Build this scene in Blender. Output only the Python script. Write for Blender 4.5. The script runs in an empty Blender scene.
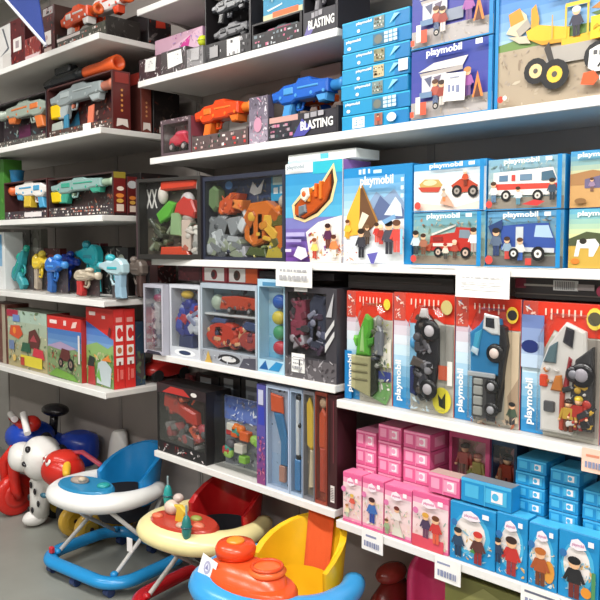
import bpy, math, random
from mathutils import Vector, Matrix
PI = math.pi
SC = bpy.context.scene
COL = SC.collection

# ------------------------------------------------------------------ camera model (a real pinhole, metres)
CAM_H = 1.5
YAW, PITCH, FPX = math.radians(44.76), math.radians(4.28), 746.75
_F = Vector((-math.sin(YAW)*math.cos(PITCH), math.cos(YAW)*math.cos(PITCH), -math.sin(PITCH)))
_R = Vector((math.cos(YAW), math.sin(YAW), 0))
_U = _R.cross(_F)
def _ray(px, py): return _F + _R*((px-300)/FPX) - _U*((py-300)/FPX)
def atY(px, py, y):
    v = _ray(px, py); t = y/v.y
    return Vector((v.x*t, y, CAM_H+v.z*t))
def atX(px, py, x):
    v = _ray(px, py); t = x/v.x
    return Vector((x, v.y*t, CAM_H+v.z*t))
def atZ(px, py, z):
    v = _ray(px, py); t = (z-CAM_H)/v.z
    return Vector((v.x*t, v.y*t, z))

# ------------------------------------------------------------------ materials
def lin(h):
    h = h.lstrip('#')
    o = []
    for i in (0, 2, 4):
        c = int(h[i:i+2], 16)/255
        o.append(c/12.92 if c <= .04045 else ((c+.055)/1.055)**2.4)
    return o
_mats = {}
KIND = {'c': (.38, 0, 'card'), 'p': (.25, 0, 'plastic'), 'k': (.55, 0, 'matte plastic'), 'f': (.85, 0, 'fabric'),
        's': (.45, 0, 'painted steel'), 'm': (.3, 1, 'metal'), 'r': (.7, 0, 'rubber')}
def mat(key):
    """key is '#rrggbb' (printed card) or 'p#rrggbb' etc.; 'clear' is thin packaging plastic"""
    if key in _mats: return _mats[key]
    m = bpy.data.materials.new(key); m.use_nodes = True
    nt = m.node_tree; N = nt.nodes; L = nt.links
    b = N['Principled BSDF']; out = N['Material Output']
    if key == 'clear':
        tr = N.new('ShaderNodeBsdfTransparent'); tr.inputs[0].default_value = (.97, .98, .98, 1)
        gl = N.new('ShaderNodeBsdfGlossy'); gl.inputs['Roughness'].default_value = .12
        lw = N.new('ShaderNodeLayerWeight'); lw.inputs[0].default_value = .18
        mp = N.new('ShaderNodeMath'); mp.operation = 'MULTIPLY_ADD'
        mp.inputs[1].default_value = .45; mp.inputs[2].default_value = .035
        mx = N.new('ShaderNodeMixShader')
        L.new(lw.outputs['Fresnel'], mp.inputs[0]); L.new(mp.outputs[0], mx.inputs[0])
        L.new(tr.outputs[0], mx.inputs[1]); L.new(gl.outputs[0], mx.inputs[2]); L.new(mx.outputs[0], out.inputs[0])
        _mats[key] = m; return m
    k = key[0] if key[0] != '#' else 'c'
    rough, metal, _ = KIND[k]
    c = lin(key[key.index('#'):])
    tc = N.new('ShaderNodeTexCoord'); nz = N.new('ShaderNodeTexNoise')
    nz.inputs['Scale'].default_value = 14; nz.inputs['Detail'].default_value = 2
    L.new(tc.outputs['Object'], nz.inputs['Vector'])
    mx = N.new('ShaderNodeMix'); mx.data_type = 'RGBA'
    mx.inputs[6].default_value = (c[0]*.92, c[1]*.92, c[2]*.92, 1)
    mx.inputs[7].default_value = (min(1, c[0]*1.07+.002), min(1, c[1]*1.07+.002), min(1, c[2]*1.07+.002), 1)
    L.new(nz.outputs[0], mx.inputs[0]); L.new(mx.outputs[2], b.inputs['Base Color'])
    b.inputs['Roughness'].default_value = rough; b.inputs['Metallic'].default_value = metal
    if k == 'f':
        bp = N.new('ShaderNodeBump'); bp.inputs['Strength'].default_value = .25; bp.inputs['Distance'].default_value = .004
        n2 = N.new('ShaderNodeTexNoise'); n2.inputs['Scale'].default_value = 300
        L.new(tc.outputs['Object'], n2.inputs['Vector']); L.new(n2.outputs[0], bp.inputs['Height']); L.new(bp.outputs[0], b.inputs['Normal'])
    _mats[key] = m
    return m

# ------------------------------------------------------------------ lettering (2-D outlines turned into flat print)
_txt = {}
def text2d(s):
    if s in _txt: return _txt[s]
    cu = bpy.data.curves.new('lettering', 'FONT'); cu.body = s; cu.resolution_u = 2; cu.offset = .03
    o = bpy.data.objects.new('lettering', cu); COL.objects.link(o)
    bpy.context.view_layer.update()
    dg = bpy.context.evaluated_depsgraph_get()
    me = bpy.data.meshes.new_from_object(o.evaluated_get(dg))
    vs = [(v.co.x, v.co.y) for v in me.vertices]; fs = [tuple(p.vertices) for p in me.polygons]
    bpy.data.objects.remove(o); bpy.data.curves.remove(cu); bpy.data.meshes.remove(me)
    x0 = min(v[0] for v in vs); x1 = max(v[0] for v in vs); y0 = min(v[1] for v in vs); y1 = max(v[1] for v in vs)
    vs = [((x-x0)/(x1-x0), (y-y0)/(y1-y0)) for x, y in vs]
    _txt[s] = (vs, fs); return _txt[s]

# ------------------------------------------------------------------ mesh builder
class MB:
    def __init__(s):
        s.v = []; s.f = []; s.k = []; s.sm = []; s.T = None
    def add(s, vs, fs, key, smooth=False):
        n = len(s.v)
        if s.T is not None: vs = [s.T @ Vector(v) for v in vs]
        s.v += [tuple(v) for v in vs]
        for f in fs:
            s.f.append(tuple(i+n for i in f)); s.k.append(key); s.sm.append(smooth)
    def box(s, x0, x1, y0, y1, z0, z1, key, b=0):
        if x0 > x1: x0, x1 = x1, x0
        if y0 > y1: y0, y1 = y1, y0
        if z0 > z1: z0, z1 = z1, z0
        if b <= 0:
            vs = [(x, y, z) for x in (x0, x1) for y in (y0, y1) for z in (z0, z1)]
            s.add(vs, [(0,1,3,2),(4,6,7,5),(0,4,5,1),(2,3,7,6),(0,2,6,4),(1,5,7,3)], key); return
        b = min(b, (x1-x0)*.45, (y1-y0)*.45, (z1-z0)*.45)
        X, Y, Z = (x0, x1), (y0, y1), (z0, z1); vs = []; I = {}
        for i in (0,1):
            for j in (0,1):
                for k in (0,1):
                    sx, sy, sz = (1-2*i)*b, (1-2*j)*b, (1-2*k)*b
                    I[i,j,k] = len(vs)
                    vs += [(X[i], Y[j]+sy, Z[k]+sz), (X[i]+sx, Y[j], Z[k]+sz), (X[i]+sx, Y[j]+sy, Z[k])]
        fs = []
        g = lambda i,j,k,a: I[i,j,k]+a
        for i in (0,1):
            q = [g(i,0,0,0), g(i,1,0,0), g(i,1,1,0), g(i,0,1,0)]; fs.append(q if i else q[::-1])
            q = [g(0,i,0,1), g(1,i,0,1), g(1,i,1,1), g(0,i,1,1)]; fs.append(q[::-1] if i else q)
            q = [g(0,0,i,2), g(1,0,i,2), g(1,1,i,2), g(0,1,i,2)]; fs.append(q if i else q[::-1])
        for i in (0,1):
            for j in (0,1):
                q = [g(i,j,0,0), g(i,j,0,1), g(i,j,1,1), g(i,j,1,0)]; fs.append(q if (i+j) % 2 else q[::-1])
                q = [g(i,0,j,0), g(i,0,j,2), g(i,1,j,2), g(i,1,j,0)]; fs.append(q if (i+j) % 2 == 0 else q[::-1])
                q = [g(0,i,j,1), g(0,i,j,2), g(1,i,j,2), g(1,i,j,1)]; fs.append(q if (i+j) % 2 else q[::-1])
                for k in (0,1):
                    q = [g(i,j,k,0), g(i,j,k,1), g(i,j,k,2)]; fs.append(q if (i+j+k) % 2 else q[::-1])
        s.add(vs, fs, key)
    def cyl(s, p0, p1, r0, key, r1=None, n=14, caps=True, smooth=True):
        p0 = Vector(p0); p1 = Vector(p1); r1 = r0 if r1 is None else r1
        d = (p1-p0).normalized(); a = d.orthogonal().normalized(); b = d.cross(a)
        vs = []
        for p, r in ((p0, r0), (p1, r1)):
            for i in range(n):
                t = 2*PI*i/n; vs.append(p+(a*math.cos(t)+b*math.sin(t))*r)
        s.add(vs, [(i, (i+1) % n, n+(i+1) % n, n+i) for i in range(n)], key, smooth)
        if caps:
            s.add(vs[:n], [tuple(range(n))[::-1]], key); s.add(vs[n:], [tuple(range(n))], key)
    def lathe(s, prof, c, axis, key, n=20):
        """prof: (r, t) along the axis from c"""
        c = Vector(c); d = Vector(axis).normalized(); a = d.orthogonal().normalized(); b = d.cross(a)
        vs = []
        for r, t in prof:
            for i in range(n):
                w = 2*PI*i/n; vs.append(c+d*t+(a*math.cos(w)+b*math.sin(w))*max(r, 1e-4))
        fs = [(j*n+i, j*n+(i+1) % n, (j+1)*n+(i+1) % n, (j+1)*n+i) for j in range(len(prof)-1) for i in range(n)]
        fs += [tuple(range(n))[::-1], tuple(range((len(prof)-1)*n, len(prof)*n))]
        s.add(vs, fs, key, True)
    def ell(s, c, r, key, nu=14, nv=9, e=1.0):
        c = Vector(c); vs = []; pw = lambda x: math.copysign(abs(x)**e, x)
        for j in range(nv+1):
            ph = -PI/2+PI*j/nv
            for i in range(nu):
                t = 2*PI*i/nu
                vs.append((c.x+r[0]*pw(math.cos(ph))*pw(math.cos(t)), c.y+r[1]*pw(math.cos(ph))*pw(math.sin(t)), c.z+r[2]*pw(math.sin(ph))))
        s.add(vs, [(j*nu+i, j*nu+(i+1) % nu, (j+1)*nu+(i+1) % nu, (j+1)*nu+i) for j in range(nv) for i in range(nu)], key, True)
    def tube(s, path, r, key, n=10, closed=False):
        P = [Vector(p) for p in path]; m = len(P); vs = []; a = None
        for i, p in enumerate(P):
            if closed: d = (P[(i+1) % m]-P[i-1]).normalized()
            else: d = (P[min(i+1, m-1)]-P[max(i-1, 0)]).normalized()
            if a is None: a = d.orthogonal().normalized() if abs(d.z) > .9 else Vector((0,0,1)).cross(d).normalized()
            a = (a-d*a.dot(d)).normalized(); b = d.cross(a)
            rr = r[i] if isinstance(r, (list, tuple)) else r
            if isinstance(rr, tuple): ra, rb = rr
            else: ra = rb = rr
            for k in range(n):
                t = 2*PI*k/n; vs.append(p+a*math.cos(t)*ra+b*math.sin(t)*rb)
        M_ = m if closed else m-1
        fs = [(i*n+k, i*n+(k+1) % n, ((i+1) % m)*n+(k+1) % n, ((i+1) % m)*n+k) for i in range(M_) for k in range(n)]
        if not closed: fs += [tuple(range(n))[::-1], tuple(range((m-1)*n, m*n))]
        s.add(vs, fs, key, True)
    def loft(s, rings, key, cap0=True, cap1=True, smooth=True):
        n = len(rings[0]); vs = [p for r in rings for p in r]
        s.add(vs, [(j*n+i, j*n+(i+1) % n, (j+1)*n+(i+1) % n, (j+1)*n+i) for j in range(len(rings)-1) for i in range(n)], key, smooth)
        if cap0: s.add(rings[0], [tuple(range(n))[::-1]], key)
        if cap1: s.add(rings[-1], [tuple(range(n))], key)
    def prism(s, pts, y0, y1, key, ch=0):
        """outline in x,z extruded along y, both rims chamfered"""
        A = sum(pts[i-1][0]*pts[i][1]-pts[i][0]*pts[i-1][1] for i in range(len(pts)))
        if A < 0: pts = pts[::-1]
        n = len(pts)
        if ch <= 0:
            vs = [(x, y0, z) for x, z in pts]+[(x, y1, z) for x, z in pts]; rings = [0, n]
        else:
            ins = []
            for i in range(n):
                p, q, r = Vector(pts[i-1]), Vector(pts[i]), Vector(pts[(i+1) % n])
                e1 = (q-p).normalized() if (q-p).length else Vector((1,0)); e2 = (r-q).normalized() if (r-q).length else e1
                nn = Vector((-e1.y-e2.y, e1.x+e2.x)); l = nn.length
                ins.append(tuple(q+nn*(ch/max(l*l/2, .5))) if l > 1e-6 else tuple(q))
            vs = [(x, y0, z) for x, z in ins]+[(x, y0+ch, z) for x, z in pts]+[(x, y1-ch, z) for x, z in pts]+[(x, y1, z) for x, z in ins]
            rings = [0, n, 2*n, 3*n]
        fs = [tuple(range(n))]
        for a, b in zip(rings, rings[1:]): fs += [(a+(i+1) % n, a+i, b+i, b+(i+1) % n) for i in range(n)]
        fs.append(tuple(range(rings[-1], rings[-1]+n))[::-1])
        s.add(vs, fs, key)
    # ---- print on a face: o + u*U + v*V, normal N
    def face(s, o, U, V):
        s.o = Vector(o); s.U = Vector(U); s.V = Vector(V); s.Nn = s.U.cross(s.V).normalized(); s.lay = 0
    def pt(s, u, v): return s.o+s.U*u+s.V*v+s.Nn*(.0004*s.lay+.0003)
    def flat(s, pts, key, fs=None):
        s.lay += 1
        pts = [(min(1, max(0, u)), min(1, max(0, v))) for u, v in pts]
        if fs is None:
            A = sum(pts[i-1][0]*pts[i][1]-pts[i][0]*pts[i-1][1] for i in range(len(pts)))
            if A < 0: pts = pts[::-1]
            fs = [tuple(range(len(pts)))]
        s.add([s.pt(u, v) for u, v in pts], fs, key)
    def art(s, items):
        asp = s.U.length/max(s.V.length, 1e-6)
        for it in items:
            t = it[0]
            if t == 'r': _, a, b, c, d, k = it; s.flat([(a,b),(c,b),(c,d),(a,d)], k)
            elif t == 'p': s.flat(list(it[1]), it[2])
            elif t == 'e':
                _, u, v, ru, rv, k = it
                s.flat([(u+ru*math.cos(2*PI*i/14), v+rv*math.sin(2*PI*i/14)) for i in range(14)], k)
            elif t == 'o':      # round spot, r in units of the face height
                _, u, v, r, k = it
                s.flat([(u+r/asp*math.cos(2*PI*i/14), v+r*math.sin(2*PI*i/14)) for i in range(14)], k)
            elif t == 'g':
                _, a, b, c, d, k0, k1, n = it; A = hexrgb(k0); B = hexrgb(k1); lay = s.lay
                for i in range(n):
                    q = (i+.5)/n; kk = '#%02x%02x%02x' % tuple(int(A[j]+(B[j]-A[j])*q) for j in range(3))
                    s.lay = lay; s.flat([(a, b+(d-b)*i/n), (c, b+(d-b)*i/n), (c, b+(d-b)*(i+1)/n), (a, b+(d-b)*(i+1)/n)], kk)
            elif t == 't':
                _, tx, a, b, c, d, k = it[:7]; rot = it[7] if len(it) > 7 else 0
                vs, fs = text2d(tx)
                if rot == 90: vs = [(1-y, x) for x, y in vs]
                elif rot == -90: vs = [(y, 1-x) for x, y in vs]
                sk = it[8] if len(it) > 8 else 0
                s.flat([(a+(c-a)*x, b+(d-b)*y+sk*x) for x, y in vs], k, fs)
            elif t == 'f':      # little toy person: (u, v, height, shirt, legs, hair)
                _, u, v, h, k1, k2, k3 = it; w = h/asp
                s.art([('r', u-.13*w, v, u-.01*w, v+.4*h, k2), ('r', u+.01*w, v, u+.13*w, v+.4*h, k2),
                       ('p', [(u-.17*w, v+.36*h), (u+.17*w, v+.36*h), (u+.15*w, v+.72*h), (u-.15*w, v+.72*h)], k1),
                       ('p', [(u-.16*w, v+.7*h), (u-.28*w, v+.42*h), (u-.2*w, v+.4*h), (u-.1*w, v+.62*h)], k1),
                       ('p', [(u+.16*w, v+.7*h), (u+.28*w, v+.42*h), (u+.2*w, v+.4*h), (u+.1*w, v+.62*h)], k1),
                       ('e', u, v+.84*h, .14*w, .13*h, '#e8b890'), ('e', u, v+.92*h, .16*w, .1*h, k3)])
            elif t == 'n':      # busy small print
                _, seed, n, a, b, c, d, cols, sz = it; R = random.Random(seed); lay = s.lay; n = int(n*2.0); sz = sz*.75
                for i in range(n):
                    u = R.uniform(a, c); v = R.uniform(b, d); r = sz*R.uniform(.5, 1.3); m = R.randint(3, 6); o = R.uniform(0, 6)
                    s.lay = lay+i % 5
                    if asp > 3.2:       # wide strips carry rows of small lettering-like blocks
                        v = b+(d-b)*(.12+.3*R.randint(0, 2)); hw = r/asp*R.uniform(.25, .8); hv = (d-b)*R.uniform(.08, .2)
                        s.flat([(max(a, u-hw), v), (min(c, u+hw), v), (min(c, u+hw), min(d, v+hv)), (max(a, u-hw), min(d, v+hv))], R.choice(cols)); continue
                    ra = r*R.uniform(.6, 1.9); rb = r*R.uniform(.2, .7); co_, si_ = math.cos(o), math.sin(o); P = []
                    for q in range(m):
                        e = R.uniform(.6, 1.2); xx = ra*e*math.cos(2*PI*q/m); yy = rb*e*math.sin(2*PI*q/m)
                        P.append((min(c, max(a, u+(xx*co_-yy*si_)/asp)), min(d, max(b, v+xx*si_+yy*co_))))
                    s.flat(P, R.choice(cols))
                s.lay = lay+6
            elif t == 'w':      # printed wheel
                _, u, v, r, k = it
                s.art([('o', u, v, r, '#1c1c1e'), ('o', u, v, r*.55, k), ('o', u, v, r*.2, '#55504a')])
    def build(s, name, parent=None, loc=None, rz=0):
        me = bpy.data.meshes.new(name); me.from_pydata(s.v, [], s.f)
        keys = []
        for k in s.k:
            if k not in keys: keys.append(k)
        for k in keys: me.materials.append(mat(k))
        ix = {k: i for i, k in enumerate(keys)}
        me.polygons.foreach_set('material_index', [ix[k] for k in s.k])
        me.polygons.foreach_set('use_smooth', s.sm)
        me.update()
        o = bpy.data.objects.new(name, me); COL.objects.link(o)
        if parent: o.parent = parent
        if loc is not None: o.location = loc
        if rz: o.rotation_euler = (0, 0, rz)
        return o
def hexrgb(k):
    k = k[k.index('#')+1:]; return [int(k[i:i+2], 16) for i in (0, 2, 4)]

def tag(o, label, cat, group=None, kind=None):
    if label: o['label'] = label
    if cat: o['category'] = cat
    if group: o['group'] = group
    if kind: o['kind'] = kind
    return o
def thing(name, label, cat, loc=(0,0,0), rz=0, group=None):
    o = bpy.data.objects.new(name, None); COL.objects.link(o); o.empty_display_size = .05
    o.location = loc; o.rotation_euler = (0, 0, rz)
    return tag(o, label, cat, group)
def kids(o): return [c for c in bpy.data.objects if c.parent == o]
def copy_thing(o, loc, label, rz=None, group=None):
    c = o.copy(); COL.objects.link(c); c.location = loc; c['label'] = label
    if rz is not None: c.rotation_euler = (0, 0, rz)
    if group: c['group'] = group
    for k in kids(o):
        d = k.copy(); COL.objects.link(d); d.parent = c
        for k2 in kids(k):
            e = k2.copy(); COL.objects.link(e); e.parent = d
    return c

GAP = .0015
def slot(pxl, pxr, pyt, zb, Y):
    """metric extents of a carton standing on zb whose front is at depth Y"""
    pm = (pxl+pxr)/2
    yb = 0
    x0 = atY(pxl, pyt+20, Y).x; x1 = atY(pxr, pyt+20, Y).x; h = atY(pm, pyt, Y).z-zb
    return x0, x1, h
# ------------------------------------------------------------------ packaging
def carton_mesh(w, d, h, base, front=(), side=(), top=(), side_col=None, top_col=None, mb=None):
    mb = mb or MB()
    mb.box(-w/2, w/2, -d/2, d/2, 0, h, base, .0012)
    if top_col or top:
        mb.face((-w/2+.001, -d/2+.001, h), (w-.002, 0, 0), (0, d-.002, 0))
        if top_col: mb.art([('r', 0, 0, 1, 1, top_col)])
        mb.art(top)
    if side_col or side:
        mb.face((w/2, -d/2+.001, .001), (0, d-.002, 0), (0, 0, h-.002))
        if side_col: mb.art([('r', 0, 0, 1, 1, side_col)])
        mb.art(side)
    mb.face((-w/2+.001, -d/2, .001), (w-.002, 0, 0), (0, 0, h-.002)); mb.art(front)
    return mb
def carton(name, label, cat, x0, x1, zb, h, Y, d, base, front=(), side=(), top=(), side_col=None, top_col=None, group=None, rz=0):
    w = x1-x0-GAP
    mb = carton_mesh(w, d, h-GAP, base, front, side, top, side_col, top_col)
    return tag(mb.build(name, None, ((x0+x1)/2, Y+d/2, zb), rz), label, cat, group)

def toy_items(mb, items, W, H, y0, y1):
    """solid toy pieces in a window, in units of the pack's front"""
    X = lambda u: -W/2+u*W
    Z = lambda v: v*H
    for it in items:
        t = it[0]
        if t == 'P':
            ch = it[3] if len(it) > 3 else .004
            mb.prism([(X(u), Z(v)) for u, v in it[1]], y0, y1, it[2], ch)
        elif t == 'B': _, a, b, c, d_, k = it[:6]; mb.box(X(a), X(c), y0+(it[6] if len(it) > 6 else 0), y1, Z(b), Z(d_), k, .003)
        elif t == 'E': _, u, v, ru, rv, k = it; mb.ell((X(u), (y0+y1)/2, Z(v)), (ru*W, (y1-y0)/2, rv*H), k)
        elif t == 'W':
            _, u, v, r, k, kh = it; r = r*H
            mb.lathe([(r*.6, 0), (r*.95, .002), (r, .006), (r, (y1-y0)*.6), (r*.6, (y1-y0)*.62)], (X(u), y0-.006, Z(v)), (0, 1, 0), k, 18)
            mb.lathe([(r*.1, -.003), (r*.5, -.002), (r*.58, .002), (r*.58, .01)], (X(u), y0-.006, Z(v)), (0, 1, 0), kh, 16)
        elif t == 'T':
            _, pts, r, k = it; mb.tube([(X(u), (y0+y1)/2, Z(v)) for u, v in pts], r, k, 8)
        elif t == 'K':      # cluster of small moulded mechanical pieces
            _, seed, u0, v0, u1, v1, n, cols = it; R = random.Random(seed); T0 = mb.T
            for i in range(n):
                u = R.uniform(u0, u1); v = R.uniform(v0, v1); sz = .5*min((u1-u0)*W, (v1-v0)*H)
                a = sz*R.uniform(.2, .6); b = sz*R.uniform(.1, .35); k = R.choice(cols); yy = y0-R.uniform(0, .006); q = R.random()
                mb.T = (T0 or Matrix()) @ Matrix.Translation((X(u), 0, Z(v))) @ Matrix.Rotation(R.uniform(-1.2, 1.2), 4, 'Y')
                if q < .5: mb.prism([(-a, -b), (a*.7, -b), (a, -b*.2), (a*.8, b), (-a*.8, b), (-a, b*.3)], yy, y1, k, .003)
                elif q < .75: mb.cyl((-a, (yy+y1)/2, 0), (a, (yy+y1)/2, 0), min(b, (y1-yy)/2), k, n=10)
                else: mb.lathe([(b*.5, 0), (b*1.1, .002), (b*1.2, .006), (b*1.2, y1-yy)], (0, yy, 0), (0, 1, 0), k, 14)
            mb.T = T0
        elif t == 'G':      # toy person
            _, u, v, h, k1, k2, k3 = it; hh = h*H; x = X(u); z = Z(v); y = (y0+y1)/2
            for sx in (-1, 1):
                mb.box(x+sx*.02*hh, x+sx*.14*hh, y-.06*hh, y+.06*hh, z, z+.42*hh, k2, .002)
                mb.cyl((x+sx*.17*hh, y, z+.68*hh), (x+sx*.25*hh, y-.05*hh, z+.38*hh), .055*hh, k1, .045*hh, 8)
                mb.ell((x+sx*.26*hh, y-.06*hh, z+.35*hh), (.05*hh, .05*hh, .05*hh), 'p#e8b890', 8, 6)
            mb.prism([(x-.17*hh, z+.38*hh), (x+.17*hh, z+.38*hh), (x+.14*hh, z+.72*hh), (x-.14*hh, z+.72*hh)], y-.08*hh, y+.08*hh, k1, .01*hh)
            mb.ell((x, y, z+.84*hh), (.12*hh, .12*hh, .13*hh), 'p#e8b890', 10, 7)
            mb.ell((x, y+.01*hh, z+.9*hh), (.14*hh, .14*hh, .1*hh), k3, 10, 7)
def window_pack(name, label, cat, x0, x1, zb, h, Y, d, base, border=(.06, .06, .06, .1), rec=.05, inner=(), front=(), toys=(), side=(), side_col=None,
                top_col=None, pane=True, group=None, rz=0):
    """carton with a real recess behind a clear window; border = left, bottom, right, top in metres or fractions of the front"""
    w = x1-x0-GAP; h = h-GAP; L, B, Rr, T = border
    o = thing(name, label, cat, ((x0+x1)/2, Y+d/2, zb), rz, group)
    mb = MB(); y0 = -d/2; yr = y0+rec
    mb.box(-w/2, w/2, yr, d/2, 0, h, base, .001)
    mb.box(-w/2, -w/2+max(.003, L*w), y0, yr, 0, h, base); mb.box(w/2-max(.003, Rr*w), w/2, y0, yr, 0, h, base)
    xl = -w/2+max(.003, L*w); xr = w/2-max(.003, Rr*w)
    mb.box(xl, xr, y0, yr, 0, max(.003, B*h), base); mb.box(xl, xr, y0, yr, h-max(.003, T*h), h, base)
    mb.face((-w/2, yr, 0), (w, 0, 0), (0, 0, h)); mb.art(inner)
    if side or side_col:
        mb.face((w/2, y0+.001, .001), (0, d-.002, 0), (0, 0, h-.002))
        if side_col: mb.art([('r', 0, 0, 1, 1, side_col)])
        mb.art(side)
    if top_col:
        mb.face((-w/2+.001, y0+.001, h), (w-.002, 0, 0), (0, d-.002, 0)); mb.art([('r', 0, 0, 1, 1, top_col)])
    mb.face((-w/2, y0, 0), (w, 0, 0), (0, 0, h)); mb.art(front)
    mb.build('carton', o)
    for nm, items in toys:
        t = MB(); toy_items(t, items, w, h, y0+min(.012, rec*.2), yr-.002); t.build(nm, o)
    if pane:
        p = MB(); p.box(xl, xr, y0+.001, y0+.002, max(.003, B*h), h-max(.003, T*h), 'clear'); p.build('clear_window', o)
    return o

# ------------------------------------------------------------------ toy blasters
def blaster(parent, name, W, H, x, y, z, body, accent, tip, mag=None, flip=False, th=.05, mag_u=.44):
    """W long, H high, lower left at x, z; muzzle at +x unless flipped"""
    s = -1 if flip else 1
    X = lambda u: x+(u if not flip else 1-u)*W
    Z = lambda v: z+v*H
    P = lambda pts: [(X(u), Z(v)) for u, v in pts]
    b = MB()
    b.prism(P([(.02,.5),(.1,.52),(.16,.4),(.3,.4),(.36,.46),(.62,.46),(.66,.52),(.82,.54),(.82,.86),(.6,.9),(.56,1),(.4,1),(.36,.9),(.18,.88),(.1,.78),(0,.74)]), y-th/2, y+th/2, body, .006)
    b.box(X(.2), X(.34), y-th/2-.004, y, Z(.62), Z(.8), accent, .003)
    b.box(X(.4), X(.7), y-th/2-.003, y, Z(.72), Z(.78), accent, .002)
    for u in (.15, .38, .6, .77): b.cyl((X(u), y-th/2-.002, Z(.58)), (X(u), y-th/2+.004, Z(.58)), .006, accent, n=8)
    o = b.build(name, parent)
    m = MB(); r = .14*H
    m.lathe([(r*.8, 0), (r, .004), (r, .12*W), (r*1.25, .125*W), (r*1.25, .18*W), (r*.7, .18*W), (r*.65, .1*W)], (X(.82), y, Z(.7)), (s, 0, 0), tip, 16)
    m.build('muzzle', o)
    g = MB(); g.prism(P([(.17,.42),(.3,.42),(.27,.2),(.25,0),(.12,.02),(.15,.22)]), y-th*.36, y+th*.36, accent, .005); g.build('grip', o)
    t = MB(); t.tube([(X(.3), y, Z(.41)), (X(.32), y, Z(.24)), (X(.39), y, Z(.24)), (X(.41), y, Z(.43))], .005, body, 8)
    t.prism(P([(.325,.4),(.36,.4),(.345,.28),(.325,.28)]), y-.006, y+.006, tip, .001); t.build('trigger_guard', o)
    if mag:
        q = MB(); q.prism(P([(mag_u,.5),(mag_u+.17,.5),(mag_u+.185,.06),(mag_u+.02,.06)]), y-th*.42, y+th*.42, mag, .005); q.build('magazine', o)
    f = MB(); f.prism(P([(.63,.53),(.8,.55),(.78,.34),(.68,.32)]), y-th*.4, y+th*.4, accent, .005); f.build('foregrip', o)
    return o
def blaster_pack(label, x0, x1, zb, h, Y, d, base, inner, guns, lip=(), side=(), side_col=None, lip_h=.045, group=None, rz=0, name='blaster_box', cat='toy box', top=True):
    """open-fronted display carton: back card, tray lip, end panels, the blaster tied inside"""
    w = x1-x0-GAP; h -= GAP
    o = thing(name, label, cat, ((x0+x1)/2, Y+d/2, zb), rz, group)
    mb = MB()
    mb.box(-w/2, w/2, d/2-.012, d/2, 0, h, base)
    mb.box(-w/2, w/2, -d/2, d/2-.012, 0, .006, base)
    if top: mb.box(-w/2, w/2, -d/2+.0, d/2-.012, h-.006, h, base)
    mb.box(w/2-.01, w/2, -d/2, d/2-.012, .006, h-(.006 if top else 0), base)
    mb.box(-w/2, -w/2+.005, -d/2, d/2-.012, .006, h-(.006 if top else 0), base)
    mb.face((-w/2, d/2-.012, 0), (w, 0, 0), (0, 0, h)); mb.art(inner)
    mb.face((w/2, -d/2+.001, .001), (0, d-.002, 0), (0, 0, h-.002))
    if side_col: mb.art([('r', 0, 0, 1, 1, side_col)])
    mb.art(side)
    mb.build('carton', o)
    l = MB(); l.box(-w/2+.005, w/2-.01, -d/2, -d/2+.004, .006, lip_h, base)
    l.face((-w/2+.005, -d/2, .006), (w-.015, 0, 0), (0, 0, lip_h-.006)); l.art(lip); l.build('tray_lip', o)
    for g in guns:
        a = dict(g); u0, v0, u1, v1 = a.pop('at'); nm = a.pop('name', 'toy_blaster')
        blaster(o, nm, (u1-u0)*w, (v1-v0)*h, -w/2+u0*w, a.pop('y', -d/2+.04), v0*h, **a)
    return o
# ------------------------------------------------------------------ the shop: shell, gondola frame, shelves, lights
def struct(name, mb): return tag(mb.build(name), None, None, None, 'structure')
RX0, RX1, RY0, RY1, RZ = -6.5, 2.6, -3.2, 2.3, 3.15
def shell_mat(name, c0, c1, scale, rough, bump=0):
    m = bpy.data.materials.new(name); m.use_nodes = True; nt = m.node_tree; N = nt.nodes; L = nt.links; b = N['Principled BSDF']
    tc = N.new('ShaderNodeTexCoord'); nz = N.new('ShaderNodeTexNoise'); nz.inputs['Scale'].default_value = scale; nz.inputs['Detail'].default_value = 6
    cr = N.new('ShaderNodeValToRGB'); cr.color_ramp.elements[0].position = .35; cr.color_ramp.elements[1].position = .68
    cr.color_ramp.elements[0].color = (*lin(c0), 1); cr.color_ramp.elements[1].color = (*lin(c1), 1)
    L.new(tc.outputs['Object'], nz.inputs['Vector']); L.new(nz.outputs[0], cr.inputs[0]); L.new(cr.outputs[0], b.inputs['Base Color'])
    b.inputs['Roughness'].default_value = rough
    if bump:
        bp = N.new('ShaderNodeBump'); bp.inputs['Strength'].default_value = bump; bp.inputs['Distance'].default_value = .003
        L.new(nz.outputs[0], bp.inputs['Height']); L.new(bp.outputs[0], b.inputs['Normal'])
    return m
_mats['s#floor1'] = shell_mat('grey sheet flooring', '#84867f', '#92948d', 2.2, .42)
_mats['s#wallpt'] = shell_mat('painted plaster', '#a8a5a0', '#b0ada8', 3, .8)
_mats['s#ceilpt'] = shell_mat('ceiling tile', '#c9c8c4', '#d2d1cd', 9, .9)
_mats['s#board1'] = shell_mat('enamelled shelf steel', '#c9c7c3', '#d2d0cc', 5, .45)
_mats['s#railwh'] = shell_mat('white price rail', '#e4e3e0', '#ecebe8', 5, .35)
_mats['s#panelg'] = shell_mat('grey back panel', '#968e89', '#a09893', 2, .6)
mb = MB(); mb.box(RX0, RX1, RY0, RY1, -.05, 0, 's#floor1'); struct('floor', mb)
mb = MB(); mb.box(RX0, RX1, RY0, RY1, RZ, RZ+.05, 's#ceilpt'); struct('ceiling', mb)
mb = MB(); mb.box(RX0, RX1, RY1, RY1+.05, 0, RZ, 's#wallpt'); struct('wall_back', mb)
mb = MB(); mb.box(RX0, RX1, RY0-.05, RY0, 0, RZ, 's#wallpt'); struct('wall_front', mb)
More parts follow.
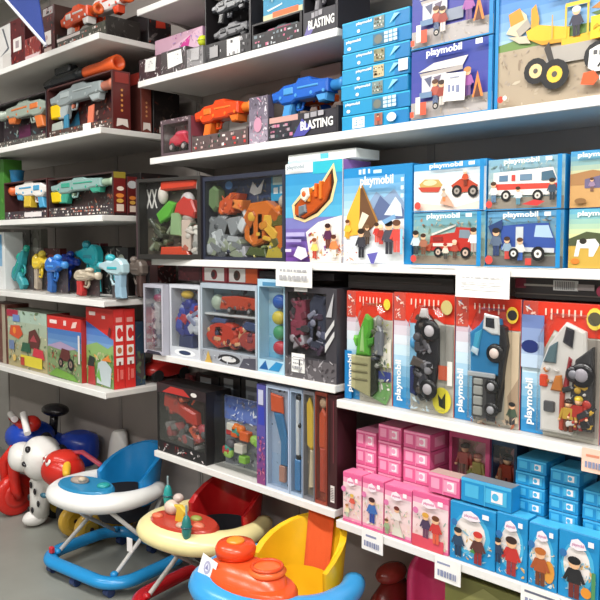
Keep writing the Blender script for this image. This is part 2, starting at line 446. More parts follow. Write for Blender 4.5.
mb = MB(); mb.box(RX0-.05, RX0, RY0, RY1, 0, RZ, 's#wallpt'); struct('wall_left', mb)
mb = MB(); mb.box(RX1, RX1+.05, RY0, RY1, 0, RZ, 's#wallpt'); struct('wall_right', mb)

YF, YL, YB = 1.80, 1.62, 2.12        # shelf fronts of the right run and of the deeper left bay; back panel
ZT, ZU, ZA, ZB, ZB2, ZC, ZC2 = 2.183, 1.857, 1.439, 1.037, .993, .617, .590
ZL = (2.354, 1.977, 1.620, 1.264, .878)
ZV = atY(150, 5, YF).z
XL0, XL1 = -4.75, -2.75
XR0, XRM, XR1 = -2.665, -1.618, -.2
# gondola frames: back panels and uprights
def frame(label, x0, x1, n, zt):
    o = thing('gondola_frame', label, 'shelving frame', ((x0+x1)/2, YB, 0)); w = x1-x0
    for i in range(n):
        p = MB(); a = -w/2+w*i/n+.003; p.box(a, a+w/n-.006, 0, .03, .0, zt, 's#panelg', .002); p.build('back_panel', o)
    for i in range(n+1):
        x = -w/2+w*i/n
        p = MB(); p.box(max(-w/2, x-.015), min(w/2, x+.015), -.004, 0, .0, zt, 's#8e8985')
        p.build('upright', o)
    return o
frame('grey steel back frame behind the left shelves with the toy blasters', -4.83, -2.762, 3, 2.9)
frame('grey steel back frame behind the right shelves with the boxed playsets', -2.758, XR1, 4, 2.9)
def shelf(label, x0, x1, yf, z, group, tags=()):
    o = thing('shelf', label, 'shelf', ((x0+x1)/2, yf, z), 0, group); w = x1-x0; d = YB-yf-.006
    b = MB(); b.box(-w/2, w/2, .004, d, -.024, 0, 's#board1', .002); b.build('board', o)
    r = MB(); r.box(-w/2, w/2, -.003, .003, -.026, 0, 's#railwh', .0015); r.build('price_rail', o)
    for x in (-w/2+.03, w/2-.03):
        k = MB(); k.T = Matrix.Translation((x, 0, 0)) @ Matrix.Rotation(PI/2, 4, 'Z'); k.prism([(d*.45, -.0245), (d, -.0245), (d, -.055)], -.0015, .0015, 's#9c9994'); k.build('bracket', o)
    return o
nm = ['top', 'second', 'third', 'fourth', 'lowest']
for i, z in enumerate(ZL):
    shelf('%s steel shelf of the deep left bay, %s' % (nm[i], ['carrying orange and white blasters', 'carrying the long grey blaster', 'carrying the white and teal blasters', 'carrying water pistols', 'carrying red playset boxes'][i]), XL0, XL1, YL, z, 'left bay shelves')
shelf('uppermost white shelf over the carded black toys, running out of the picture', XR0-.08, XR1, YF, ZV, 'right run shelves')
shelf('white shelf carrying black blaster cards and a pink bag, left of the stacked blue boxes', XR0-.08, XRM, YF, ZT, 'right run shelves')
shelf('long white shelf under the wheel loader box and the blue box stack', XR0, XR1, YF, ZU, 'right run shelves')
shelf('long white shelf under the tent box and small vehicle boxes', XR0, XR1, YF, ZA, 'right run shelves')
shelf('white shelf under the robot boxes, left of the red and blue truck packs', XR0, XRM-.004, YF, ZB, 'right run shelves')
shelf('white shelf under the red and blue truck packs', XRM+.004, XR1, YF, ZB2, 'right run shelves')
shelf('white shelf under the black blaster pack and doll packs', XR0, XRM-.004, YF, ZC, 'right run shelves')
shelf('lowest white shelf under the pink and blue small boxes', XRM+.004, XR1, YF, ZC2, 'right run shelves')

# price signs hanging on the shelf rails
def sign(label, px0, px1, py0, py1, col, lines, tilt=0, y=None):
    Y = YF-.008 if y is None else y
    a = atY(px0, py0, Y); b = atY(px1, py0, Y); c = atY((px0+px1)/2, py1, Y); t = atY((px0+px1)/2, py0, Y)
    w = b.x-a.x; h = t.z-c.z
    m = MB(); m.box(-w/2, w/2, -.001, .001, -h, 0, col)
    m.face((-w/2, -.001, -h), (w, 0, 0), (0, 0, h)); m.art(lines)
    return tag(m.build('price_sign', None, ((a.x+b.x)/2, Y, t.z), tilt), label, 'sign', 'price signs on the shelf rails')
def scrawl(rows, col='#5a5a66', seed=1, big=None, u1=.85):
    R = random.Random(seed); o = []
    for k, (v0, v1) in enumerate(rows):
        u = .12
        while u < u1:
            l = R.uniform(.04, .12); o.append(('r', u, v0, min(.9, u+l), v1, col)); u += l+R.uniform(.02, .05)
    return o

# ceiling lights: two rows of fluorescent battens over the aisle
def batten(x, y, power, label):
    o = thing('ceiling_light', label, 'ceiling light', (x, y, RZ), 0, 'fluorescent ceiling lights')
    m = MB(); m.box(-.62, .62, -.09, .09, -.05, 0, 's#e4e3e0', .004); m.build('housing', o)
    for s in (-.045, .045):
        t = MB(); t.cyl((-.59, s, -.068), (.59, s, -.068), .014, 'tube_glow', n=10); t.build('tube', o)
    l = bpy.data.lights.new('tube_light', 'AREA'); l.shape = 'RECTANGLE'; l.size = 1.2; l.size_y = .16; l.energy = power; l.color = (1, .97, .93)
    lo = bpy.data.objects.new('tube_light', l); COL.objects.link(lo); lo.location = (x, y, RZ-.09)
def glow():
    m = bpy.data.materials.new('tube_glow'); m.use_nodes = True; b = m.node_tree.nodes['Principled BSDF']
    b.inputs['Emission Color'].default_value = (1, .97, .93, 1); b.inputs['Emission Strength'].default_value = 6; _mats['tube_glow'] = m
glow()
for i, x in enumerate((-3.9, -2.2, -.5, 1.2)):
    batten(x, .55, (26, 40, 46, 46)[i], 'ceiling batten, %s from the left, in the row nearer the shelves' % ('first', 'second', 'third', 'fourth')[i])
for i, x in enumerate((-3.9, -2.2, -.5, 1.2)):
    batten(x, -1.5, (22, 34, 40, 40)[i], 'ceiling batten, %s from the left, in the row farther from the shelves' % ('first', 'second', 'third', 'fourth')[i])
wd = bpy.data.worlds.new('World'); SC.world = wd; wd.use_nodes = True
wd.node_tree.nodes['Background'].inputs[0].default_value = (.8, .85, .9, 1); wd.node_tree.nodes['Background'].inputs[1].default_value = .2

cam = bpy.data.cameras.new('camera'); co = bpy.data.objects.new('camera', cam); COL.objects.link(co)
co.location = (0, 0, CAM_H); cam.sensor_width = 36; cam.lens = FPX/600*36; cam.clip_start = .05
co.rotation_euler = (PI/2-PITCH, math.radians(0), YAW); SC.camera = co
SC.view_settings.view_transform = 'Standard'; SC.view_settings.look = 'None'; SC.view_settings.gamma = 1; SC.view_settings.use_curve_mapping = False
SC.view_settings.exposure = 0.0
# ------------------------------------------------------------------ right run, boxed playsets
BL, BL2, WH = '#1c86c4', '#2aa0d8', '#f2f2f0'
def logo(u0, v0, u1, v1, k=WH, sk=.0): return ('t', 'playmobil', u0, v0, u1, v1, k, 0, sk)
SKIN = '#e8b890'
def sticker(u0, v0, u1, v1): return [('r', u0, v0, u1, v1, '#f4f3ee'), ('r', u0+(u1-u0)*.2, v0+(v1-v0)*.6, u1-(u1-u0)*.2, v0+(v1-v0)*.75, '#8a8a90'), ('r', u0+(u1-u0)*.25, v0+(v1-v0)*.25, u1-(u1-u0)*.25, v0+(v1-v0)*.45, '#50505a')]

# --- stack of flat blue boxes left of the camp boxes (upper shelf)
x0, x1, _ = slot(342, 409, 80, ZU, YF+.012)
zt = atY(342, 24, YF+.012).z; hh = (zt-ZU)/7
ordn = ['bottom', 'second from the bottom', 'third from the bottom', 'middle', 'third from the top', 'second from the top', 'topmost']
R = random.Random(5)
for i in range(7):
    sh = (0, .004, -.004, 0, .002, .006, 0)[i]
    gr = i in (1, 5)
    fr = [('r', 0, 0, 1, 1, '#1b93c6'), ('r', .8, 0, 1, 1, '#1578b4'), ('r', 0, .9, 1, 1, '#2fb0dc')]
    if i == 0: fr += [('r', .17, .1, .36, .85, '#e8eef0'), ('n', 3, 10, .2, .2, .34, .75, ['#7fb4c8', '#5aa0bc'], .09), ('r', .52, .1, .64, .9, '#a06a5a'), ('f', .58, .12, .7, '#c05038', '#7a4a40', '#5a3a2a'), ('e', .78, .5, .07, .3, '#dfeaf0')]
    elif gr:
        fr += [logo(.04, .58, .27, .84), ('e', .09, .25, .03, .12, WH), ('r', .46, .1, .63, .82, '#3a6f8a'), ('e', .54, .45, .06, .3, '#70746c')]
        for a in range(3):
            for b in range(3): fr.append(('r', .63+.07*a, .12+.26*b, .685+.07*a, .33+.26*b, '#c8e2ee'))
    else: fr += [logo(.22, .62, .46, .86), ('e', .26, .25, .025, .12, WH), ('r', .49, .08, .65, .9, ['#8c8a6a', '#e0e4d0', '#7c8c88', '#c8b890'][i % 4]), ('n', i, 12, .5, .15, .64, .85, ['#4a5a3a', '#6a4a32', '#e8e4d8'], .12), ('p', [(.73,.2),(.8,.8),(.88,.75),(.8,.45)], '#8fd0e8')]
    if i == 3: fr += [('r', .87, .2, 1, .95, '#e8e8ec')]
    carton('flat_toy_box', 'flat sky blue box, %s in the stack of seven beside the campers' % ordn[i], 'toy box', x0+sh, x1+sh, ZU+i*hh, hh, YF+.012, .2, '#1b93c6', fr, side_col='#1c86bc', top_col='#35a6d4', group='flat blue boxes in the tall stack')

# --- two camp boxes
def camp(tag_on):
    a = [('g', 0, .25, 1, 1, '#4a4aa0', '#2c3f96', 5), ('r', 0, 0, 1, .26, '#b0aaa8'), ('n', 8, 25, 0, .02, .95, .25, ['#c4bcb4', '#98928e', '#bfb2a0'], .03),
         ('r', .955, 0, 1, 1, BL), ('r', 0, 0, 1, .02, BL), ('p', [(.1,.68),(.3,.78),(.72,.8),(.66,.68)], '#d8d4d0'), ('p', [(.12,.66),(.66,.68),(.66,.62),(.14,.6)], '#b0a8a4'),
         ('r', .15, .36, .46, .62, '#d0ced2'), ('p', [(.18,.58),(.28,.6),(.26,.44)], '#5a5f78'), ('p', [(.3,.58),(.4,.6),(.36,.46)], '#6f6478'), ('r', .3, .3, .66, .46, '#8890a0'),
         ('f', .33, .2, .34, '#b0584a', '#5c6c8c', '#5a3a2a'), ('f', .42, .17, .34, '#9a4438', '#d8d0c8', '#3c2c24'), ('r', .14, .3, .3, .38, '#6c88a8'),
         ('f', .74, .24, .38, '#a05ca0', '#6c4a80', '#c08850'), ('p', [(.8,.2),(.86,.55),(.93,.2)], '#d8823c'), ('p', [(.82,.2),(.86,.4),(.9,.2)], '#5c3428'),
         ('r', .1, .08, .16, .32, '#ece6dc'), ('r', .16, .06, .24, .24, '#e05a40'), ('r', .03, .04, .08, .12, '#e85a3a'), ('w', .36, .16, .05, '#c8c0b8'),
         logo(.24, .84, .68, .97, WH), ('r', .84, .9, .92, .97, WH)]
    if tag_on: a += [('p', [(.46,.2),(.72,.18),(.73,.56),(.48,.58)], '#f2f1ec'), ('r', .52, .32, .55, .42, '#8088a8'), ('r', .57, .32, .6, .4, '#8088a8'), ('r', .62, .3, .66, .4, '#8088a8'), ('r', .54, .5, .66, .52, '#a0a4b8')]
    return a
x0, x1, _ = slot(411, 493, 80, ZU, YF+.012)
h1 = atY(411, 52, YF+.012).z-ZU
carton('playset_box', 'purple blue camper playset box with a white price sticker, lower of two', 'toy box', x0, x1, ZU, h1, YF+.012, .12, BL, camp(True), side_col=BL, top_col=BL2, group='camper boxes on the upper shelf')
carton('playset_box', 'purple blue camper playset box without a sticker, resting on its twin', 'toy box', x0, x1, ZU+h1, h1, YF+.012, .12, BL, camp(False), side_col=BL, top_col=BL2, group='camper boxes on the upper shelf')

# --- wheel loader box
x0 = atY(495.5, 60, YF+.01).x; x1 = x0+.47; hL = atY(550, -17, YF+.01).z-ZU
ld = [('g', 0, .52, 1, 1, '#a8c8e0', '#3a78c0', 6), ('p', [(0,.56),(.3,.62),(.62,.6),(1,.76),(1,.45),(0,.45)], '#6c8c48'), ('p', [(.55,.72),(.75,.9),(1,.95),(1,.74),(.7,.66)], '#b87c3c'), ('p', [(.55,.68),(1,.78),(1,.72),(.6,.64)], '#54703c'),
      ('r', 0, 0, 1, .5, '#ac9c86'), ('n', 4, 90, 0, .01, 1, .5, ['#b8aa94', '#9c8c78', '#a89a8c', '#c4b8a2', '#907e6a'], .03), ('r', 0, 0, .02, 1, BL),
      ]
lm = [
      # bucket and arm
      ('p', [(.08,.72),(.2,.93),(.26,.86),(.27,.74),(.2,.66)], '#d8c8a8'), ('p', [(.1,.9),(.2,.94),(.24,.82),(.12,.78)], '#e0922e'), ('p', [(.1,.68),(.26,.66),(.3,.58),(.2,.6)], '#c8bca4'),
      ('p', [(.17,.73),(.27,.82),(.3,.74),(.2,.66)], '#a8a094'), ('p', [(.3,.9),(.34,.94),(.37,.8),(.36,.66),(.3,.7)], '#e0982a'),
      ('p', [(.26,.7),(.36,.74),(.62,.66),(.62,.56),(.4,.58),(.28,.62)], '#f0b428'), ('p', [(.28,.62),(.4,.58),(.62,.56),(.62,.53),(.4,.54)], '#d09420'),
      ('p', [(.56,.56),(.84,.58),(.86,.5),(.56,.48)], '#eeb02a'), ('r', .44, .34, .84, .5, '#a8a29a'), ('p', [(.42,.5),(.46,.56),(.52,.32),(.48,.3)], '#3c3836'),
      ('r', .585, .56, .6, .86, '#f0b830'), ('r', .76, .56, .775, .9, '#f0b830'), ('r', .59, .84, .78, .875, '#f4c23c'), ('r', .48, .58, .49, .8, '#c8a458'), ('f', .68, .56, .28, '#38384a', '#2a2a30', '#e8e4dc'),
      ('w', .36, .3, .13, '#e8c890'), ('w', .52, .24, .15, '#f0c040'), ('w', .86, .34, .14, '#e8b83c'),
      ('r', .8, .5, 1, .7, '#f4d028'), ('n', 2, 12, .82, .54, .99, .66, ['#c8a010', '#b08c10'], .03),
      ('p', [(.79,.24),(.8,.4),(.86,.43),(1,.45),(1,.2),(.84,.2)], '#f2f0ea'), ('r', .83, .35, .86, .39, '#5a5a5c'), ('r', .875, .34, .9, .38, '#5a5a5c'), ('p', [(.86,.24),(.9,.31),(.91,.3),(.875,.235)], '#3c3c40'), ('r', .92, .25, .94, .32, '#4c4c50'),
      ('p', [(.74,.1),(.76,.2),(.84,.21),(.88,.14),(.84,.08)], '#e05a2a'), ('o', .92, .14, .05, '#e8eef4'), ('o', .07, .07, .035, '#e04a38'), ('o', .11, .08, .025, '#f0ece4'), 
      ]
_u = lambda u: .012+.69*u
_v = lambda v: .9*v+.005
def squeeze(it):
    if it[0] == 'r': return ('r', _u(it[1]), _v(it[2]), _u(it[3]), _v(it[4]), it[5])
    if it[0] == 'p': return ('p', [(_u(u), _v(v)) for u, v in it[1]], it[2])
    if it[0] in 'wo': return (it[0], _u(it[1]), _v(it[2]), it[3]*.86, it[4])
    if it[0] == 'f': return ('f', _u(it[1]), _v(it[2]), it[3]*.85)+it[4:]
    if it[0] == 'n': return ('n', it[1], it[2], _u(it[3]), _v(it[4]), _u(it[5]), _v(it[6]), it[7], it[8])
    return it
ld += [squeeze(i) for i in lm]+[logo(.34, .84, .58, .93, WH)]
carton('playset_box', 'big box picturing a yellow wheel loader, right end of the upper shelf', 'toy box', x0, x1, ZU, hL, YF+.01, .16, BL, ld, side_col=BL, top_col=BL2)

# --- middle shelf: ship window box, tent box, small vehicle boxes
Y = YF+.012
x0, x1, h = slot(285.5, 343, 161, ZA, Y)
window = [('p', [(.16,.44),(.12,.58),(.3,.7),(.66,.8),(.86,.97),(.92,.8),(.84,.6),(.6,.46),(.36,.4)], '#f0d49c'), ('p', [(.2,.46),(.17,.58),(.33,.67),(.68,.77),(.84,.92),(.87,.78),(.8,.62),(.58,.49),(.36,.43)], '#3c2418')]
o = thing('playset_box', 'box with a curved window on an orange ship, left of the tent box', 'toy box', ((x0+x1)/2, Y+.07, ZA))
w = x1-x0-GAP; h -= GAP
m = carton_mesh(w, .14, h, '#e8e8e6', [('g', 0, 0, 1, .45, '#6a3a90', '#7c84c0', 4), ('g', 0, .45, 1, 1, '#5ab4d8', '#2484c0', 5), ('r', 0, .9, .5, 1, '#e8ecec'), ('r', .5, .88, 1, 1, '#30b8cc')]+window +
    [('p', [(.38,.3),(.6,.4),(1,.46),(1,0),(.46,0)], '#ece4dc'), ('n', 6, 26, .42, .02, .98, .3, ['#e8b860', '#c8503c', '#7a4a90', '#e8e0d0', '#c8a060', '#e06850'], .035),
     ('f', .78, .14, .24, '#5a2a50', '#6c3a30', '#3a1c18'), ('f', .56, .04, .2, '#e8d070', '#c04838', '#8a4a28'), ('f', .9, .05, .22, '#e88850', '#e8e0d8', '#5a3020'),
     ('r', .06, .26, .4, .3, '#b8b0dc'), ('r', .06, .2, .34, .23, '#a89cd0'), ('p', [(.2,.06),(.28,.16),(.42,.14),(.46,.06),(.34,.02)], '#e4dcea'), ('r', .05, .1, .16, .13, '#d8d0e4'), logo(.08, .93, .4, .98, '#8c9ca8')], side_col='#8c6ab0', top_col='#f0f0ee')
m.build('carton', o)
m = MB(); toy_items(m, [('P', [(.2,.48),(.2,.56),(.34,.65),(.66,.74),(.82,.86),(.82,.72),(.74,.6),(.56,.5),(.36,.44)], 'p#b8501c')], w, h, -.082, -.066)
toy_items(m, [('B', .46, .6, .5, .74, 'p#e89030'), ('B', .58, .64, .62, .78, 'p#d8641c'), ('P', [(.3,.46),(.44,.5),(.42,.58),(.3,.56)], 'p#707880'), ('B', .66, .62, .7, .8, 'p#e07a28')], w, h, -.09, -.068)
m.build('toy_ship', o)
m = MB(); toy_items(m, [('P', [(.36,.64),(.36,.72),(.4,.74),(.5,.74),(.52,.66),(.44,.6)], 'p#f0e4d0')], w, h, -.096, -.088); toy_items(m, [('E', .43, .68, .035, .03, 'p#d8642c')], w, h, -.1, -.092); m.build('emblem', o)

x0, x1, h = slot(343.5, 412.5, 165.5, ZA, Y)
tent = [('r', 0, 0, 1, 1, BL), ('r', .0, .0, .9, .9, '#e8edf0'), ('g', .0, .5, .9, .9, '#c8dcec', '#58a4d8', 5), ('p', [(.36,.6),(.5,.74),(.62,.68),(.76,.76),(.9,.62),(.9,.5),(.3,.48)], '#8ca4c4'), ('p', [(.42,.5),(.56,.7),(.7,.6),(.8,.66),(.9,.54),(.9,.46),(.4,.44)], '#5c6c94'), ('p', [(.62,.5),(.78,.68),(.86,.6),(.88,.48)], '#d8e4ee'),
        ('p', [(.02,.28),(.06,.5),(.27,.84),(.25,.3)], '#f0b43c'), ('p', [(.25,.3),(.27,.84),(.52,.42),(.4,.34)], '#6c4a30'), ('p', [(.24,.4),(.3,.54),(.4,.5),(.26,.32)], '#ece0c4'), ('p', [(.27,.84),(.29,.84),(.54,.44),(.52,.42)], '#a87838'),
        ('f', .08, .26, .2, '#e8c040', '#d8a030', '#6c4020'), ('f', .3, .06, .3, '#3c3c44', '#2c2c34', '#30241c'), ('f', .4, .2, .2, '#5c4c40', '#4c3c30', '#7c5c3c'), ('f', .55, .22, .2, '#c83c34', '#d85040', '#442c20'), ('f', .62, .2, .2, '#a83830', '#c03c34', '#e8d8b0'), ('f', .74, .1, .34, '#4c4c58', '#34343c', '#201c1c'), ('f', .86, .12, .32, '#d84c44', '#e05c54', '#684430'),
        ('p', [(.44,.1),(.6,.12),(.56,.04),(.54,.0),(.5,.0)], '#6460b0'), ('n', 9, 12, .02, .02, .3, .2, ['#d8a890', '#e8c8a0', '#b86858', '#e8e4e0'], .03), ('p', [(.66,.44),(.84,.5),(.86,.46),(.7,.4)], '#7ca8d0'),
        logo(.34, .78, .82, .9, WH), ('r', .32, .92, .36, .97, '#d0e8f4'), ('r', .38, .92, .42, .975, '#d0e8f4'), ('r', .46, .925, .49, .97, '#d0e8f4'), ('r', .54, .92, .66, .955, '#c0e0f0'), ('r', .93, .82, .97, .86, '#cfe6f4'), ('r', .93, .74, .97, .78, '#cfe6f4'), ('r', .93, .66, .97, .7, '#cfe6f4'), ('r', .93, .1, .965, .35, '#8cc8e8')]
carton('playset_box', 'big blue edged box picturing an orange pointed tent in snow', 'toy box', x0, x1, ZA, h, Y, .16, BL, tent, side_col=BL, top_col='#d8e8f0')
# flat white box lying on top of both
def veh_box(label, px0, px1, z, h, kind, group='small vehicle boxes in two layers'):
    x0 = atY(px0, 210, Y).x; x1 = atY(px1, 210, Y).x
    sp = [('r', .945, 0, 1, 1, BL), ('r', 0, 0, 1, .02, BL)]
    if kind == 'bike':
        a = [('r', 0, 0, 1, 1, '#f0ece8'), ('g', 0, .45, 1, 1, '#f2efea', '#b8d4e8', 4), ('r', 0, .86, 1, 1, '#3c98d0'), ('p', [(.05,.2),(.6,.08),(.94,.2),(.94,.02),(.05,.02)], '#e4d4c8'),
             ('p', [(.08,.58),(.16,.68),(.36,.66),(.42,.54),(.34,.44),(.12,.46)], '#c8a860'), ('p', [(.06,.52),(.4,.5),(.36,.4),(.12,.42)], '#c04838'), ('e', .24, .6, .1, .06, '#e8d8a8'),
             ('p', [(.54,.52),(.66,.64),(.78,.62),(.9,.5),(.86,.38),(.6,.36)], '#b8442c'), ('w', .62, .4, .12, '#a09890'), ('w', .84, .38, .12, '#a09890'), ('f', .74, .5, .32, '#c8502c', '#7c3424', '#e8dcd0'), ('p', [(.4,.16),(.46,.4),(.56,.2),(.6,.08)], '#d8a48c'), ('f', .46, .2, .26, '#c8b8a8', '#d88c50', '#8c8880'), ('o', .09, .13, .08, '#d84c44')]
    elif kind == 'ambulance':
        a = [('r', 0, 0, 1, 1, '#9cb4b4'), ('g', 0, .5, 1, 1, '#b8c8c4', '#78a8c0', 4), ('n', 21, 40, .02, .4, .94, .95, ['#6c8c88', '#a8bcb4', '#c8d0cc', '#7c98a8'], .06), ('r', 0, 0, 1, .24, '#8c8478'),
             ('p', [(.08,.74),(.86,.78),(.93,.5),(.93,.26),(.08,.3)], '#ece8e4'), ('p', [(.08,.52),(.93,.48),(.93,.38),(.08,.4)], '#d8483c'), ('r', .16, .56, .28, .68, '#5c7c98'), ('r', .44, .56, .6, .68, '#6c88a0'), ('r', .33, .56, .38, .68, '#c8443c'), ('p', [(.72,.54),(.72,.7),(.86,.72),(.91,.54)], '#48687c'),
             ('w', .26, .28, .11, '#d0ccc4'), ('w', .68, .26, .11, '#d0ccc4'), ('f', .1, .16, .4, '#d8dcd8', '#5c7c9c', '#4c3424'), ('f', .44, .1, .34, '#d0dce0', '#588ca0', '#442c20'), ('f', .88, .16, .4, '#3c4c5c', '#2c343c', '#2c2420'), ('p', [(.5,.1),(.66,.18),(.8,.14),(.7,.06)], '#c83c3c'), ('o', .06, .12, .07, '#d84c44')]
    elif kind == 'fire':
        a = [('r', 0, 0, 1, 1, '#8ca89c'), ('g', 0, .5, 1, 1, '#a4b8a8', '#5ca0bc', 4), ('n', 22, 50, .02, .1, .94, .9, ['#9cb4a4', '#788c7c', '#b8b8a4', '#a87c64', '#c8c0b0'], .06), ('r', 0, 0, 1, .18, '#8c8070'),
             ('p', [(.24,.28),(.26,.56),(.6,.62),(.62,.72),(.84,.7),(.9,.46),(.9,.26)], '#b83028'), ('p', [(.66,.52),(.67,.67),(.8,.66),(.84,.5)], '#7c8c98'), ('p', [(.28,.6),(.62,.78),(.62,.74),(.28,.56)], '#d8d4cc'), ('r', .3, .36, .6, .42, '#e0d4c8'), ('r', .3, .46, .44, .54, '#8c2c28'), ('p', [(.1,.3),(.3,.44),(.26,.26)], '#c85c44'), ('w', .38, .25, .1, '#c8b0a0'), ('w', .76, .24, .11, '#c8b0a0'), ('f', .62, .14, .34, '#b04838', '#5c4438', '#e0c8b0'), ('f', .5, .12, .3, '#d8d0c0', '#484440', '#a03028'), ('f', .08, .2, .46, '#c8d8dc', '#383c40', '#2c2420'), ('f', .2, .2, .4, '#a86c54', '#704c3c', '#442c20'), ('f', .9, .26, .44, '#e8e8e4', '#a8a098', '#3c2c24'), ('o', .07, .12, .07, '#d84c44')]
    elif kind == 'police':
        a = [('r', 0, 0, 1, 1, '#8c9488'), ('g', 0, .5, 1, 1, '#7c98a0', '#5c9cc8', 4), ('n', 23, 40, .02, .3, .94, .9, ['#a0a498', '#788078', '#5c7080', '#b0b8b4'], .06), ('r', 0, 0, 1, .2, '#6c6864'),
             ('p', [(.2,.74),(.62,.78),(.82,.78),(.9,.5),(.93,.26),(.2,.3)], '#34519c'), ('p', [(.64,.54),(.66,.74),(.82,.74),(.88,.52)], '#a8c4dc'), ('r', .4, .3, .5, .72, '#c4ccd0'), ('p', [(.3,.36),(.9,.34),(.9,.26),(.3,.28)], '#c8ccd0'), ('p', [(.02,.74),(.22,.86),(.22,.7),(.1,.5)], '#2c4474'), ('f', .14, .2, .5, '#5c6c84', '#34446c', '#2c2420'), ('f', .3, .14, .4, '#8ca4b8', '#c84840', '#443028'), ('f', .48, .12, .4, '#e0dcd4', '#3c60a8', '#5c3c28'), ('w', .4, .24, .1, '#d8d8d4'), ('w', .72, .24, .13, '#e0dcd8'), ('r', .56, .04, .64, .16, '#c84840'), ('o', .07, .12, .08, '#d84c44')]
    elif kind == 'savanna':
        a = [('g', 0, .5, 1, 1, '#f0d890', '#3c90c8', 6), ('r', 0, 0, 1, .5, '#c89c64'), ('p', [(0,.6),(.3,.66),(.6,.58),(1,.62),(1,.4),(0,.4)], '#a87c50'), ('p', [(.2,.5),(.5,.58),(.9,.5),(.9,.34),(.2,.34)], '#6c6484'), ('f', .3, .28, .24, '#9c84a0', '#7c5c50', '#5c4030'), ('f', .5, .28, .24, '#7c6c98', '#6c4c40', '#5c4030'), ('e', .16, .12, .08, .05, '#8c6840'), ('f', .85, .2, .3, '#d86840', '#a04830', '#5c4030')]
    else:
        a = [('g', 0, .5, 1, 1, '#e8e49c', '#5ca8c8', 6), ('r', 0, 0, 1, .5, '#c8a448'), ('p', [(0,.5),(.24,.62),(.6,.56),(1,.52),(1,.38),(0,.38)], '#4c5438'),
             ('p', [(.08,.2),(.12,.48),(.36,.5),(.42,.4),(.34,.2),(.28,.2),(.28,.34),(.16,.34),(.14,.2)], '#f0ece8'), ('e', .2, .46, .05, .05, '#2c2824'), ('p', [(.5,.2),(.5,.44),(.74,.5),(.84,.4),(.82,.2),(.76,.2),(.74,.32),(.58,.32),(.56,.2)], '#ece8e0'), ('e', .62, .42, .06, .06, '#2c2824'), ('e', .1, .12, .06, .05, '#e08030')]
    lg = [logo(.26, .86, .72, .985), ('r', .8, .9, .88, .97, WH)] if kind not in ('savanna', 'cows') else [logo(.12, .86, .6, .97)]
    if kind in ('savanna', 'cows'): sp = []
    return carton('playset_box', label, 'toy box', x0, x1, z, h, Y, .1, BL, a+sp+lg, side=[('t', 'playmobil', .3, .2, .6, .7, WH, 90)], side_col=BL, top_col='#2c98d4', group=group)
hb = atY(450, 211.5, Y).z-ZA; ht = atY(450, 161, Y).z-ZA-hb
veh_box('small box picturing a red fire crew, under the snow motorbike box', 413.5, 486.5, ZA, hb, 'fire')
veh_box('small box picturing an orange motorbike and a rescue sled', 413.5, 486.5, ZA+hb, ht, 'bike')
hb = atY(525, 210, Y).z-ZA; ht = atY(525, 156.5, Y).z-ZA-hb
veh_box('small box picturing a dark blue police van', 487.5, 565, ZA, hb, 'police')
veh_box('small box picturing a white and red ambulance', 487.5, 565, ZA+hb, ht, 'ambulance')
hb = atY(585, 208, Y).z-ZA; ht = atY(585, 150, Y).z-ZA-hb
veh_box('small box picturing black and white cows under a yellow sky, right end', 569, 648, ZA, hb, 'cows')
veh_box('small box picturing brown riders under an orange sunset, right end', 569, 648, ZA+hb, ht, 'savanna')

# price signs
sign('white paper price sign hanging under the ship window box', 275, 313, 264, 287, '#f0efec', scrawl([(.66,.76),(.3,.5)], '#b0b0b4', 3), -.05)
sign('wide blank white paper sign hanging under the fire crew box', 456, 510, 268, 298, '#f4f3f0', scrawl([(.66,.7),(.48,.52),(.34,.38)], '#c8c8ca', 4), .0)
sign('small white price tag under the pink fairy boxes', 362, 383, 531, 552, '#f2f1ee', [('r', .2, .66, .7, .76, '#8a90b0'), *scrawl([(.2,.46)], '#8890b0', 11)])
sign('small white price tag under the first blue figure box', 435, 461, 559, 583, '#f2f1ee', [('r', .1, .7, .6, .78, '#9098b4'), *scrawl([(.2,.46)], '#8890b0', 11)])
sign('small white price tag near the bottom right corner', 521, 560, 590, 612, '#f2f1ee', [('r', .1, .7, .9, .8, '#606478'), *scrawl([(.2,.46)], '#8890b0', 11)])
sign('pale orange price sign at the right end of the truck pack shelf', 582, 612, 450, 474, '#f0c8b4', [('r', .15, .66, .6, .76, '#d88c70'), *scrawl([(.2,.46)], '#8890b0', 11)])
_bx = [o for o in bpy.data.objects if o.get('label', '').startswith('big blue edged box') or o.get('label', '').startswith('box with a curved')]
zt = max(atY(315, 161, YF+.012).z, atY(378, 165.5, YF+.012).z)+.001
x0 = atY(288, 160, YF+.03).x; x1 = atY(356, 160, YF+.03).x
carton('flat_toy_box', 'flat white box lying on top of the ship box and the tent box', 'toy box', x0, x1, zt, .032, YF+.03, .12, '#e9ecea',
       [('r', 0, .0, .45, .3, '#b8dce4'), ('r', .5, .2, .62, .8, '#58bccc'), ('n', 4, 8, .05, .2, .4, .9, ['#c8d8dc', '#d4dcd8'], .2)])

